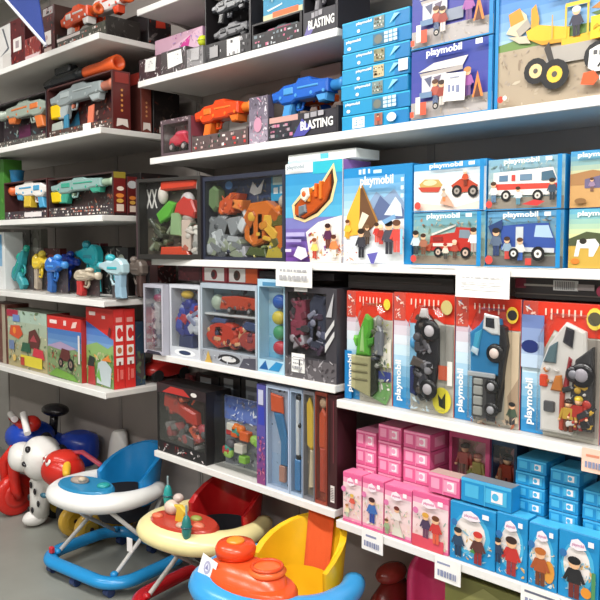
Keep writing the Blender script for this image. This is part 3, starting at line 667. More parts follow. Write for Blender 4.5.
# --- truck packs: carton with a bubble over an upright toy
def bubble_pack(label, px0, px1, pyt, toys, art, sidec='#1c86c4', bub=None):
    Y = YF+.045; x0, x1, h = slot(px0, px1, pyt, ZB2, Y); x0 = max(x0, XRM+.006); w = x1-x0-GAP; d = .09
    o = thing('bubble_pack', label, 'toy box', ((x0+x1)/2, Y+d/2, ZB2), 0, 'red and blue bubble packs')
    base = [('r', 0, 0, 1, 1, '#d8d4cc'), ('g', 0, .0, .3, .55, '#1c80c0', '#dcecf4', 6), ('g', 0, .55, .3, .8, '#dcecf4', '#c8a8b4', 3), ('r', .3, 0, 1, .75, '#b4b0a4')]
    red = [('p', [(.2,1),(.2,.78),(.26,.74),(.3,.66),(.42,.8),(.56,.76),(.7,.8),(.84,.76),(1,.76),(1,1)], '#d2341f'), ('r', 0, .76, .2, 1, '#c04a3c'), ('n', 5, 10, .03, .78, .18, .98, ['#8c6c8c', '#e8c0b0', '#a8504c', '#e4e0e0'], .02)]
    for i in range(7):
        u = .3+.075*i; l = (.05, .08, .035, .06, .05, .08, .04)[i]; red.append(('r', u, .955-l, u+.022, .955, '#ecc8b8'))
    m = carton_mesh(w, d, h-GAP, '#c83a28', base+red+art+[('t', 'playmobil', .07, .07, .2, .42, WH, 90)], side_col=sidec, side=[('t', 'playmobil', .3, .1, .7, .4, WH, 90)], top_col='#a83428')
    m.build('carton', o)
    for nm, parts in toys:
        t = MB()
        for (a, b, its) in parts: toy_items(t, its, w, h, -d/2-b, -d/2-a)
        t.build(nm, o)
    u0, v0, u1, v1 = bub or (.3, .05, .93, .9)
    m = MB(); X = lambda u: -w/2+u*w
    y = -d/2-.036
    m.prism([(X(u0), v0*h), (X(u1), v0*h), (X(u1), v1*h*.92), (X(u1-.1), v1*h), (X(u0+.15), v1*h), (X(u0), v1*h*.8)], y, -d/2-.001, 'clear', .012)
    m.build('clear_bubble', o)
    return o
crate = [('toy_crate', [(.0, .026, [('P', [(.2,.12),(.2,.42),(.62,.42),(.62,.06)], 'p#a8a47c')]), (.024, .03, [('B', .22, .34, .58, .36, 'p#7c7858'), ('B', .22, .27, .58, .29, 'p#7c7858'), ('B', .24, .2, .58, .22, 'p#7c7858')]), (0, .024, [('P', [(.62,.06),(.62,.42),(.74,.4),(.74,.12)], 'p#2c3028')])]),
         ('toy_dinosaur', [(0, .026, [('P', [(.28,.42),(.34,.62),(.42,.72),(.5,.8),(.62,.76),(.62,.64),(.56,.58),(.58,.43)], 'p#5cae3c', .008), ('P', [(.3,.5),(.24,.56),(.26,.6),(.36,.58)], 'p#6cbc48'), ('P', [(.56,.5),(.66,.54),(.68,.6),(.54,.58)], 'p#4c9c34')]), (.02, .03, [('P', [(.4,.46),(.44,.66),(.48,.7),(.5,.46)], 'p#a8d488')])]),
         ('toy_figure', [(.002, .022, [('K', 9, .66, .34, .86, .7, 12, ['p#8c8c84', 'p#5c6450', 'p#a8a490', 'p#4c5058']), ('P', [(.68,.44),(.68,.66),(.76,.72),(.84,.66),(.84,.44)], 'p#70747c'), ('E', .76, .74, .06, .05, 'p#8c8c88')])])]
bubble_pack('red and blue pack with a green dinosaur in a wooden crate, leftmost of its shelf', 340.5, 393.5, 291, crate,
            [('p', [(.3,.1),(.9,.0),(1,.1),(1,.2),(.5,.2)], '#6c9c5c'), ('p', [(.72,.3),(1,.3),(1,.22),(.72,.2)], '#3c4888'), ('p', [(.8,.5),(1,.6),(1,.34),(.8,.34)], '#e0dcd0'), ('n', 2, 30, .6, .05, .98, .74, ['#c8c8b4', '#98a08c', '#e8e4dc', '#7c8474', '#5c6c64', '#a8b060'], .03), ('r', 0, 0, .16, .45, '#1c7cbc'), ('e', .92, .9, .07, .05, '#d8c83c')])
moto = [('toy_motorbike', [(0, .022, [('P', [(.38,.2),(.44,.5),(.4,.72),(.52,.86),(.64,.82),(.78,.72),(.8,.5),(.72,.16),(.52,.1)], 'p#26262c', .006)]), (.016, .028, [('W', .7, .7, .09, 'p#1c1c20', 'p#a8a4a8'), ('W', .68, .22, .085, 'p#1c1c20', 'p#9c989c')]), (.018, .03, [('B', .44, .52, .6, .6, 'p#4c4a50'), ('P', [(.5,.8),(.54,.88),(.64,.88),(.66,.8)], 'p#c8c4c4'), ('P', [(.36,.4),(.42,.48),(.62,.44),(.6,.38)], 'p#58504c'), ('E', .66, .4, .08, .045, 'p#707078'), ('P', [(.5,.28),(.62,.36),(.66,.3),(.54,.2)], 'p#3c3c44')]), (.012, .028, [('K', 5, .42, .14, .72, .8, 26, ['p#2a2a30', 'p#1e1e22', 'p#58565c', 'p#8c8a90', 'p#4c4440'])])]),
        ('toy_figure', [(0, .022, [('P', [(.34,.16),(.34,.38),(.42,.4),(.44,.14)], 'p#2c3460'), ('E', .38, .58, .06, .05, 'p#4c9cd0')])])]
bubble_pack('red and blue pack with a black motorbike, second from the left of its shelf', 394, 455.5, 293, moto,
            [('g', .3, .2, .5, .75, '#68acd8', '#a8d4ec', 3), ('r', .8, .3, 1, .75, '#8c8a84'), ('r', .78, .3, .92, .42, '#c85a3c'), ('r', .92, .26, 1, .46, '#e8e4dc'), ('e', .84, .13, .15, .11, '#d8cc3c'), ('p', [(.8,.08),(.78,.18),(.84,.14),(.9,.2),(.9,.06)], '#1c2420'), ('e', .9, .9, .09, .06, '#c8b878'), ('n', 3, 12, .3, .02, .7, .14, ['#c8dce8', '#7c8c98'], .03)], bub=(.3, .05, .9, .9))
truck = [('toy_truck', [(0, .024, [('P', [(.3,.4),(.28,.72),(.42,.78),(.52,.86),(.74,.84),(.78,.7),(.76,.4)], 'p#2c7cb0', .006)]),
                        (.02, .03, [('P', [(.5,.76),(.52,.88),(.74,.86),(.76,.72),(.64,.72)], 'p#dcdcdc'), ('P', [(.34,.54),(.38,.72),(.5,.76),(.44,.6)], 'p#48a8cc'), ('B', .28, .38, .7, .42, 'p#b0b4b8')]),
                        (.028, .034, [('P', [(.56,.78),(.56,.85),(.68,.845),(.69,.77)], 'p#2c3038'), ('P', [(.34,.58),(.36,.62),(.46,.6),(.44,.55)], 'p#c8dce8')]),
                        (0, .026, [('B', .34, .06, .62, .38, 'p#4a4a4c'), ('P', [(.74,.12),(.82,.5),(.86,.64),(.82,.78),(.74,.8)], 'p#242428')]),
                        (.024, .032, [('B', .38, .08, .52, .15, 'p#a4a4a0'), ('B', .38, .16, .52, .23, 'p#a4a4a0'), ('B', .38, .24, .52, .31, 'p#a4a4a0'), ('B', .38, .32, .52, .37, 'p#a4a4a0'), ('B', .58, .05, .72, .38, 'p#2c2c30')]),
                        (.016, .028, [('W', .7, .58, .075, 'p#1c1c20', 'p#c8b8b0'), ('W', .66, .32, .06, 'p#1c1c20', 'p#8c8c90'), ('W', .66, .14, .06, 'p#1c1c20', 'p#8c8c90')])]),
         ]
bubble_pack('red and blue pack with a blue tipper truck, second from the right of its shelf', 456, 522, 297, truck,
            [('r', .8, .05, 1, .75, '#c8b498'), ('p', [(.84,.25),(1,.4),(1,.1),(.86,.1)], '#a89078'), ('f', .92, .03, .18, '#4c5c4c', '#3c3c40', '#2c2c2c'), ('e', .9, .88, .09, .065, '#e0bc3c'), ('o', .9, .88, .04, '#2c2c30'), ('n', 4, 12, .3, .0, .98, .1, ['#a05c40', '#c8b098', '#5c5450'], .03)], bub=(.27, .04, .9, .92))
rescue = [('toy_rescue_truck', [(0, .022, [('P', [(.28,.5),(.38,.68),(.52,.8),(.6,.86),(.84,.8),(.86,.6),(.72,.4),(.7,.05),(.3,.05)], 'p#dcd8d4', .006)]),
                               (.02, .03, [('P', [(.34,.56),(.42,.68),(.52,.72),(.5,.56)], 'p#5c747c'), ('P', [(.58,.72),(.62,.83),(.72,.81),(.7,.68)], 'p#303038'), ('B', .3, .38, .4, .47, 'p#d8482c'), ('P', [(.44,.36),(.5,.47),(.58,.48),(.6,.36)], 'p#c87c3c'), ('P', [(.6,.4),(.66,.62),(.7,.6),(.66,.36)], 'p#983038'), ('B', .36, .2, .5, .28, 'p#58585c'), ('B', .56, .08, .62, .36, 'p#b84c3c')]),
                               (.0, .028, [('P', [(.64,.1),(.7,.4),(.74,.6),(.94,.7),(.96,.1)], 'p#38383c')]),
                               (.016, .032, [('W', .84, .5, .09, 'p#1a1a1e', 'p#8c8890'), ('W', .74, .5, .06, 'p#2a2a2e', 'p#707078')]), (.014, .03, [('K', 6, .66, .08, .94, .46, 26, ['p#38383c', 'p#b83c34', 'p#8c8c90', 'p#c8a040', 'p#2a2a2e', 'p#d8d4d0']), ('K', 8, .34, .42, .6, .52, 6, ['p#dcd8d4', 'p#c87c3c', 'p#b0acaa'])])]),
          ('toy_figures', [(.02, .034, [('G', .8, .1, .25, 'p#b83830', 'p#8c2c2c', 'p#d8b83c'), ('G', .68, .08, .24, 'p#c8a040', 'p#6c3c2c', 'p#3c2c24')])])]
bubble_pack('red and blue pack with a white rescue truck, right end of its shelf', 522.8, 603, 302, rescue,
            [('g', .0, .5, .3, .9, '#c8dcec', '#5c70a8', 4), ('e', .12, .66, .12, .05, '#1c2c68'), ('r', .75, .05, 1, .75, '#908880'), ('e', .93, .9, .1, .08, '#e8cc4c'), ('o', .93, .9, .05, '#54503c')], bub=(.26, .04, .97, .92))
# boxes lying flat on the packs
zz = max(atY(425, 293, YF+.045).z, atY(367, 291, YF+.045).z, atY(560, 302, YF+.045).z, atY(490, 297, YF+.045).z)+.001
x0 = atY(515, 280, YF+.05).x; x1 = atY(612, 280, YF+.05).x
carton('flat_toy_box', 'flat dark box with a grey barcode lying on the white rescue truck pack', 'toy box', x0, x1, zz, .056, YF+.05, .08, '#2a2628',
       [('r', 0, .5, .12, 1, '#6c2434'), ('r', .1, .62, .42, .72, '#a8a4a0'), ('r', .42, .45, .68, .95, '#c4c4c4')]+[('r', .44+.02*i, .5, .448+.02*i, .9, '#5c5c60') for i in range(11)]+[('r', .68, .5, .85, .8, '#8c8484'), ('o', .93, .5, .3, '#98304c'), ('r', .0, .2, 1, .26, '#58504c')], side_col='#2a2628', top_col='#3a3436')
x0 = atY(346, 280, YF+.06).x; x1 = atY(452, 280, YF+.06).x
carton('flat_toy_box', 'flat plain black box lying on the dinosaur and motorbike packs', 'toy box', x0, x1, zz, .045, YF+.07, .07, '#2e2a2a', [('r', .1, .55, .9, .65, '#4a4442'), ('r', .05, .2, .5, .27, '#3e3838')], side_col='#2a2628', top_col='#3a3436')

# --- lowest shelf: pink boxes
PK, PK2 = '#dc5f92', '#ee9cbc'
def mini_front(col, lite, pic=True):
    return [('r', 0, 0, 1, 1, col), ('r', 0, .88, 1, 1, lite), ('r', .08, .22, .36, .78, lite), ('r', .5, .18, .92, .8, lite), ('r', .62, .26, .84, .74, '#f2e6ea'), ('o', .7, .5, .16, lite), ('r', .48, .0, .5, 1, lite)]
def ministack(px0, px1, rows, pyb, pyt, Y, col, lite, zb, what, d=.11, grp=None, jit=0):
    """rows of small flat cartons; pixel rows only set the height of the pile"""
    x0 = atY(px0, (pyb+pyt)/2, Y).x; x1 = atY(px1, (pyb+pyt)/2, Y).x; zt = atY((px0+px1)/2, pyt, Y).z; h = (zt-zb)/rows
    names = {3: ['bottom', 'middle', 'top'], 4: ['bottom', 'second', 'third', 'top'], 5: ['bottom', 'second', 'middle', 'fourth', 'top']}[rows]
    R = random.Random(rows+int(px0)); first = None
    for i in range(rows):
        dx = R.uniform(-.002, .002) if jit else 0
        lab = what % (names[i]+(' from the bottom' if names[i] in ('second', 'third', 'fourth') else ''))
        if first is None:
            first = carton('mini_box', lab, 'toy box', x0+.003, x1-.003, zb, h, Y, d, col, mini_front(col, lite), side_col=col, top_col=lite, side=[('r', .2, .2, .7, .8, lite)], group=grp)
        else:
            c = first.copy(); COL.objects.link(c); c.location.z = zb+i*h; c.location.x += dx; c['label'] = lab
    return x0, x1, zt
def pocket_box(label, px0, px1, pyt, Y, col, lite, figs, seed, kind, d=.05):
    x0, x1, h = slot(px0, px1, pyt, ZC2, Y)
    fr = [('r', 0, 0, 1, 1, col), ('e', .48, .5, .42, .38, lite), ('e', .46, .52, .34, .3, '#ece4e0')] if kind == 'b' else [('r', 0, 0, 1, 1, lite), ('g', 0, .1, 1, .8, '#e8c8c4', '#ecd8dc', 3), ('r', 0, .9, 1, 1, col), ('r', 0, 0, 1, .05, col)]
    fr += [('n', seed, 26, .05, .05, .95, .6, ['#e8d8b8', '#98b0a0', '#d8b0a8', '#b8c8a0', '#e8e4e0'] if kind == 'p' else ['#e0d4b8', '#c8dce4', '#d8a860', '#8cb8cc'], .05)]
    fr += list(figs)
    fr += [('p', [(.3,.8),(.34,.9),(.5,.94),(.66,.88),(.72,.8),(.5,.76)], '#f0e4ec'), ('t', 'playmobil', .36, .81, .66, .87, '#d870a0' if kind == 'p' else '#c88cb0'), ('r', .76, .86, .9, .94, '#f2eef0'), ('o', .14, .68, .06, '#d878a8' if kind == 'p' else '#2c6ca8')]
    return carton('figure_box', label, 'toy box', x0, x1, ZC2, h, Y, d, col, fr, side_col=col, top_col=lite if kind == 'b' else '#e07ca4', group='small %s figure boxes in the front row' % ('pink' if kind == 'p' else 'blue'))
Y = YF+.01
F = lambda u, v, h, a, b, c: ('f', u, v, h, a, b, c)
pocket_box('pink fairy figure box, leftmost of the front row', 343, 362, 473, Y, PK, PK2, [F(.55,.3,.3,'#d85c4c','#e8a8a0','#e0b848'), F(.3,.12,.26,'#e8e0b8','#b8c8b0','#a87848')], 1, 'p')
pocket_box('pink box with a blue dressed figure, second of the front row', 362.5, 384, 479, Y, PK, PK2, [F(.5,.15,.5,'#3c6cb0','#2c4c98','#3c2428')], 2, 'p')
pocket_box('pink box with a white dressed princess, third of the front row', 384.5, 412, 487, Y, PK, PK2, [('p', [(.3,.06),(.5,.46),(.74,.06)], '#d8d4c4'), F(.5,.22,.42,'#e8dcd8','#d8c8c0','#6c2c28'), F(.14,.05,.3,'#98b088','#88a078','#6c5438')], 3, 'p')
pocket_box('pink box with two dancing figures, rightmost pink box of the front row', 412.5, 449, 494, Y, PK, PK2, [('r', 0, 0, .9, .22, '#d84c5c'), F(.4,.2,.46,'#4c3c58','#6c4058','#d8a040'), F(.7,.16,.5,'#c83c38','#d85c40','#6c3c20')], 4, 'p')
zfr = lambda px, pyt: atY(px, pyt, Y).z
Yb = YF+.066
ministack(355.5, 377, 3, 468, 431, Yb+.004, PK, PK2, ZC2+.125, 'small pink carton, %s of the leftmost column behind the pink fairy boxes', grp='small pink cartons in columns')
ministack(377.5, 402, 4, 476, 425.5, Yb+.002, PK, PK2, ZC2+.12, 'small pink carton, %s of the centre column behind the pink fairy boxes', grp='small pink cartons in columns')
ministack(402.5, 431, 4, 488, 432, Yb, PK, PK2, ZC2+.115, 'small pink carton, %s of the rightmost column behind the pink fairy boxes', grp='small pink cartons in columns')
# a riser carton under each pile so nothing hovers
for nm, a, b, hgt, lab in (('stock_box', 355.5, 377, .125, 'left'), ('stock_box', 377.5, 402, .12, 'centre'), ('stock_box', 402.5, 431, .115, 'right')):
    x0 = atY(a, 470, Yb).x; x1 = atY(b, 470, Yb).x
    carton(nm, 'pink carton underneath the %s column of small pink cartons, behind the front row' % {'left': 'leftmost', 'centre': 'centre', 'right': 'rightmost'}[lab], 'toy box', x0+.003, x1-.003, ZC2, hgt, Yb+.006, .11, PK, side_col=PK, top_col=PK2)
x0, x1, h = slot(427, 461, 480, ZC2+.112, Y+.003)
z = zfr(430, 492)+.001
carton('mini_box', 'single pink carton lying on the two dancers box beside the pink columns', 'toy box', atY(429.5, 490, Y+.01).x, atY(461, 490, Y+.01).x, z, .06, Y+.004, .05, PK, mini_front(PK, PK2), side_col=PK, top_col='#c8a8a0')
# big pink and dark blister packs behind
def tallpack(label, px0, px1, pyt, Y, base, rim, figs, seed, cols):
    x0, x1, h = slot(px0, px1, pyt, ZC2, Y)
    return window_pack('doll_pack', label, 'toy box', x0, x1, ZC2, h, Y, .07, rim, (.07, .1, .1, .1), .04,
        [('r', 0, 0, 1, 1, base), ('n', seed, 50, .05, .4, .95, .95, cols, .03), ('e', .7, .78, .2, .09, '#d89ca8')], [], [('toy_figure', figs)], side_col=rim, top_col=rim)
tallpack('pink edged window pack with small dolls, behind the single pink carton', 449, 490, 428, YF+.14, '#c08c88', '#c85480', [('G', .3, .55, .3, 'p#9c3c34', 'p#7c4c3c', 'p#3c2420'), ('G', .62, .5, .28, 'p#a8a060', 'p#988850', 'p#8c4c38'), ('B', .4, .5, .56, .62, 'p#8c9450')], 31, ['#d8a8a0', '#b87874', '#c8b49c', '#a86864', '#98a07c'])
tallpack('dark window pack with a brown figure, between the pink and the blue piles', 491, 517, 434, YF+.15, '#4c4448', '#2c4c6c', [('G', .5, .5, .32, 'p#98402c', 'p#8c4438', 'p#2c2424'), ('B', .2, .5, .34, .7, 'p#a06c50')], 32, ['#6c544c', '#88605c', '#3c4c5c', '#a88474'])
# white ring stacker at the back
o = thing('toy_ring', 'pale plastic ring standing behind the leftmost pink column', 'toy', (max(XRM+.1, atY(368, 420, 2.06).x), 2.04, ZC2))
m = MB(); zc = atY(368, 428, 2.04).z-ZC2; m.tube([(.085*math.cos(2*PI*i/28), 0, zc+.085*math.sin(2*PI*i/28)) for i in range(28)], .011, 'p#807670', 8, True); m.build('ring', o)
m = MB(); m.box(-.06, .06, -.03, .03, 0, zc-.07, 'p#5c4c48', .006); m.build('stand', o)

# --- lowest shelf: blue boxes
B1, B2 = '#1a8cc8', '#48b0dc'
pocket_box('blue box with a pirate pair, leftmost blue box of the front row', 450, 496, 506, Y, B1, B2, [F(.2,.08,.5,'#2c4460','#243850','#242428'), F(.66,.05,.56,'#5c3430','#8c2c30','#c83430'), ('p', [(.56,.3),(.48,.24),(.62,.22)], '#4c8c4c')], 5, 'b')
pocket_box('blue box with a red uniformed guard, second blue box of the front row', 496.5, 528, 515, Y, B1, B2, [F(.52,.05,.62,'#c03430','#983034','#382420'), F(.08,.2,.4,'#2c3c58','#243450','#242428')], 6, 'b')
pocket_box('blue box with a brown desert figure, third blue box of the front row', 528.5, 558, 525, Y, B1, B2, [('e', .75,.3,.2,.18,'#d8943c'), F(.45,.05,.6,'#a8542c','#6c3c28','#b8682c')], 7, 'b')
pocket_box('blue box with a black dressed pirate, rightmost blue box of the front row', 558.5, 600, 533, Y, B1, B2, [('o', .72,.16,.08,'#e09030'), F(.42,.03,.62,'#242428','#6c2c28','#1c1c20'), ('r', .86, .1, .96, .5, '#4c8c5c')], 8, 'b')
pocket_box('blue box with a green ranger, cut by the right edge of the picture', 600.5, 640, 545, Y, B1, B2, [F(.5,.05,.6,'#3c6c48','#2c4c38','#5c3c20')], 9, 'b')
z = max(zfr(473, 506), zfr(480, 506))+.001
carton('mini_box', 'single blue carton lying on the pirate pair box', 'toy box', atY(462, 495, Y+.01).x, atY(513, 495, Y+.01).x, z, .07, Y+.004, .048, B1, mini_front(B1, B2), side_col=B1, top_col='#7c848c')
for a, b, rows, pyt, hgt, lab in ((514.5, 546.5, 5, 459, .135, 'left'), (548, 580, 5, 470, .125, 'centre'), (581.5, 615, 4, 492, .12, 'right')):
    ministack(a, b, rows, 520, pyt, Yb, B1, B2, ZC2+hgt, 'small blue carton, %s of the '+{'left': 'leftmost', 'centre': 'centre', 'right': 'rightmost'}[lab]+' column behind the blue figure boxes', grp='small blue cartons in columns', jit=1)
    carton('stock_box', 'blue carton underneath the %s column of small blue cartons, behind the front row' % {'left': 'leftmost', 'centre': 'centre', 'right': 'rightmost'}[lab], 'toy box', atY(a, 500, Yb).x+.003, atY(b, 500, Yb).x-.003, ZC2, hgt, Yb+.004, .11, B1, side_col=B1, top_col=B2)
x0 = atY(556, 455, YF+.2).x; x1 = atY(600, 455, YF+.2).x
carton('stock_box', 'dark blue box standing behind the blue carton columns', 'toy box', x0, x1, ZC2, .34, YF+.2, .07, '#20384c', [('r', .1, .8, .9, .95, '#2c5478')], side_col='#20384c', top_col='#2c4458')
# ------------------------------------------------------------------ right run, left bay
DK = '#221f22'
# ---- top shelf: carded black toys and a pink bag
Y = YF+.02
busy = lambda seed, n, cols, sz=.05, a=0, b=0, c=1, d=1: ('n', seed, n, a, b, c, d, cols, sz)
GR = ['#3c3a3e', '#5c5a5e', '#8c8a8c', '#b8b6b8', '#2a282c']
for k, (a, b, pt, lab, cols) in enumerate(((139, 160.5, 57, 'dark pouch with a white label card, leftmost on the top shelf', ['#48383c', '#e4e0e0', '#5c5458']),
                              (161, 186, 49, 'dark pouch with a wide white card, below the pink box', ['#4c4648', '#d8d6d8', '#6c6668']), (186.5, 203, 47, 'grey striped pouch beside the lime ball', ['#8c8a8c', '#cccaca', '#5c585c']))):
    x0, x1, h = slot(a, b, pt, ZT, Y)
    carton('toy_pouch', lab, 'toy pack', x0, x1, ZT, h, Y, .05, cols[0], [busy(k+40, 22, cols+['#78686c', '#b0a8ac'], .12), ('p', [(.3,.25),(.28,.9),(.85,.92),(.9,.35),(.6,.3)] if k == 1 else [(.3,.4),(.35,.95),(.85,.95),(.8,.35)], '#eeeeec' if k < 2 else '#b0aeb0'), busy(k+60, 4, ['#a8a4a8', '#706c70'], .06, .4, .5, .8, .85)], side_col=cols[0], top_col='#6c6468')
x0, x1, _ = slot(146, 203, 40, ZT, YF+.08); h = atY(200, 26, YF+.08).z-ZT; x0 = max(x0, -2.738)
carton('pink_toy_box', 'pink and magenta box standing behind the dark pouches', 'toy box', x0, x1, ZT, h, YF+.08, .12, '#c8a0b4',
       [('r', 0, 0, 1, .55, '#4c3c44'), ('p', [(0,.5),(.2,.66),(1,1),(1,.6),(.5,.4)], '#d8b4c8'), ('p', [(.3,.38),(.42,.5),(.5,.62),(.62,.78),(.78,.9),(.7,.55),(.5,.36)], '#cc3c94'), ('p', [(.56,.4),(.9,.5),(.95,.4),(.7,.3)], '#e4dce0'), busy(44, 16, ['#b090c0', '#e0c8d4', '#a85c94'], .06, .4, .6, 1, 1), ('o', .18, .56, .1, '#5c3c4c')], side_col='#b088b0', top_col='#d8b8c8')
x0, x1, h = slot(205, 251, 4, ZT, Y)
o = blaster_pack('black open pack with two grey blasters, beside the lime ball', x0, x1, ZT, min(.32, ZV-.04-ZT), Y, .14, DK, [busy(46, 40, ['#343236', '#4c4a50', '#6c6a70', '#28262a'], .05)],
    [dict(at=(.06, .58, .95, .95), body='p#4a4c52', accent='p#26262a', tip='p#8c8c90'), dict(at=(.1, .2, .98, .55), body='p#6c6c70', accent='p#2c2c30', tip='p#b0b0b4', name='toy_blaster')],
    lip=[('r', .5, .1, .8, .95, '#e8e8e6'), busy(45, 12, GR, .2), ('r', .1, .2, .3, .8, '#9c9a9c')], side_col='#2c2a2e', lip_h=.075, top=False)
x0w = atY(198, 20, Y).x
m = MB(); carton('toy_case', 'narrow white carton standing left of the black blaster pack', 'toy box', x0w, atY(204.5, 20, Y).x, ZT, min(.3, ZV-.04-ZT), Y+.052, .06, '#e4e2dc', [('r', .2, .6, .8, .9, '#d8d6d0')])
o = thing('toy_ball', 'small lime green ball in front of the narrow white carton', 'ball', (atY(200, 38, Y).x, Y+.026, ZT+.103)); o['label'] = 'small lime green ball on the grey striped pouch'
m = MB(); zz = atY(194, 47, Y).z-ZT
o.location = (atY(199, 38, Y).x-.005, Y+.024, ZT+zz+.0)
m.ell((0, 0, .022), (.022, .022, .022), 'p#c8d430', 16, 10); m.build('ball', o)
m = MB(); m.tube([(.0222*math.cos(2*PI*i/20), .0222*math.sin(2*PI*i/20), .022) for i in range(20)], .0018, 'p#98a820', 6, True); m.build('seam', o)
x0, x1, h = slot(252, 302, 17, ZT, Y)
blaster_pack('dark open pack with a grey and pink toy, under the teal box', x0, x1, ZT, h, Y, .13, DK, [busy(47, 40, ['#3c4c50', '#2c3438', '#6c7c80', '#4c3c48'], .06), ('r', .3, .6, .95, .9, '#e0682c')],
    [dict(at=(.08, .3, .98, .85), body='p#5c6468', accent='p#d06c8c', tip='p#c8c8cc', th=.04)], lip=[busy(48, 18, ['#c86c88', '#708088', '#c0c4c8', '#384044'], .25)], side_col='#2c2a30', lip_h=.06)
z = ZT+h+.0005
xt0, xt1, _ = slot(261, 301, 5, ZT, Y)
carton('flat_toy_box', 'teal box with an orange lower edge, on the dark pack of the top shelf', 'toy box', xt0, xt1, z, .09, Y+.01, .11, '#1c88b0', [('r', .0, 0, 1, .22, '#c8c8a0'), ('r', .25, .04, .9, .26, '#e8682c'), ('p', [(.1,.4),(.5,.52),(.5,.46),(.14,.34)], '#d0e8ec'), busy(49, 12, ['#48a8c8', '#a8d4dc', '#186c90'], .12, 0, .5, 1, 1)], side_col='#187898', top_col='#38a0c0')
def blasting(label, a, b, pt, zb, Y, h, gun, artl):
    x0, x1, _ = slot(a, b, pt, zb, Y)
    return blaster_pack(label, x0, x1, zb, h, Y, .16, '#26242a', [busy(a, 30, ['#34323a', '#4c4a54', '#3c3440', '#6c6874'], .06)], gun,
        lip=[('r', 0, 0, 1, 1, '#2e2c34')]+artl, side_col='#2c2a30', lip_h=.082, top=False)
blasting('dark display tray lettered in white beside the top of the blue stack', 303, 338, 8, ZT, Y, .2,
         [dict(at=(.05, .44, .98, .9), body='p#3c3a42', accent='p#8c8a90', tip='p#b4b2b8')],
         [('p', [(0,.0),(.14,.5),(.3,.2),(.2,0)], '#6c64a0'), ('t', 'BLASTING', .14, .22, .97, .62, '#f0f0ee', 0, .04), ('r', .25, .7, .34, .92, '#9c9aa0'), ('r', .36, .72, .46, .94, '#8c8a90'), ('r', .48, .74, .6, .96, '#9c9aa0')])

# ---- second shelf of the right run: water blasters
Y = YF+.014
x0, x1, h = slot(158, 191, 118, ZU, Y)
window_pack('toy_pack', 'small red and pink window pack at the left end, beside the orange blaster', 'toy', x0+.02, x1, ZU, h, Y, .1, '#5a4a50', (.08, .1, .08, .12), .06, [('r', 0, 0, 1, 1, '#b09498'), busy(50, 40, ['#d8ccd0', '#c84c5c', '#7c3c48', '#e4e0e0', '#a87078'], .07)], [busy(51, 14, ['#c8b4b8', '#6c4c54'], .05, 0, .9, 1, 1)],
    [('toy_buggy', [('P', [(.15,.25),(.2,.5),(.4,.62),(.7,.58),(.85,.3)], 'p#d02c44', .006), ('E', .5, .6, .2, .1, 'p#e8506c'), ('W', .3, .24, .13, 'p#2c2428', 'p#c0b0b0'), ('W', .7, .24, .13, 'p#2c2428', 'p#c0b0b0')])], side_col='#8c4450')
x0, x1, h = slot(191.5, 248, 104, ZU, Y)
o = blaster_pack('open tray with a big orange and red water blaster on the second shelf', x0, x1, ZU, .07, Y, .16, '#5c4c4c', [busy(52, 40, ['#8c7c78', '#6c5450', '#a89c98', '#4c4040'], .06)],
    [dict(at=(.02, .8, .98, 2.75), body='p#e0481c', accent='p#e8742c', tip='p#f08838', th=.07, flip=False)], lip=[busy(53, 26, ['#e8e0dc', '#c8a8a4', '#c83c38', '#483c3c', '#385c4c'], .22)], side_col='#4c3c40', lip_h=.062, top=False)
x0, x1, h = slot(249, 268, 96, ZU, Y)
carton('toy_pouch', 'tall purple grey carded pouch between the orange and the blue blaster', 'toy pack', x0, x1, ZU, h, Y, .03, '#6c6470', [('g', 0, 0, 1, 1, '#a89cac', '#5c5464', 4), busy(54, 40, ['#8c8090', '#c8c0cc', '#d88ca8', '#4c4450', '#e4dce4'], .06), ('e', .5, .4, .22, .16, '#c890a8')], side_col='#5c5464')
blasting('open tray with a blue water blaster, lettered in white, beside the blue box stack', 268.5, 338.5, 100, ZU, Y, .09,
         [dict(at=(.0, 1.0, .62, 2.02), body='p#e05c24', accent='p#2858b8', tip='p#e8e4dc', th=.05, y=.045, flip=True), dict(at=(.0, .8, 1.0, 2.3), body='p#2060c0', accent='p#4c98d8', tip='p#3c8cd0', th=.06)],
         [('r', 0, .75, .45, 1, '#c89c94'), busy(56, 22, ['#5c6870', '#344c4c', '#a898a0', '#c87c98', '#30343c'], .25, 0, 0, .5, .75), ('p', [(.38,0),(.52,.75),(.66,.3),(.56,0)], '#4c4ca0'), ('t', 'BLASTING', .5, .22, .97, .62, '#f0f0ee', 0, .04), ('r', .56, .72, .63, .94, '#a8a6ac'), ('r', .65, .74, .74, .96, '#9c9aa0'), ('r', .76, .76, .84, .97, '#a8a6ac')])
x0 = atY(300, 80, YF+.21).x; x1 = atY(341, 80, YF+.21).x
carton('stock_box', 'plain brown grey box at the back, behind the blue water blaster', 'toy box', x0, x1, ZU, atY(320, 66, YF+.21).z-ZU, YF+.21, .08, '#9c8c84', [('r', 0, .46, 1, .5, '#8a7a72')])
o = thing('toy_disc', 'pale grey round disc at the back behind the orange blaster', 'toy', (atY(246, 100, YF+.25).x, YF+.26, ZU))
m = MB(); zc = .145
m.lathe([(.02, -.012), (.09, -.01), (.115, -.002), (.118, .006), (.1, .012), (.02, .012)], (0, 0, zc), (0, -1, .12), 'p#b4aeaa', 28); m.build('disc', o)
m = MB(); m.prism([(-.07, 0), (.07, 0), (.05, .04), (-.05, .04)], -.02, .022, 'p#8c8682', .003); m.build('stand', o)

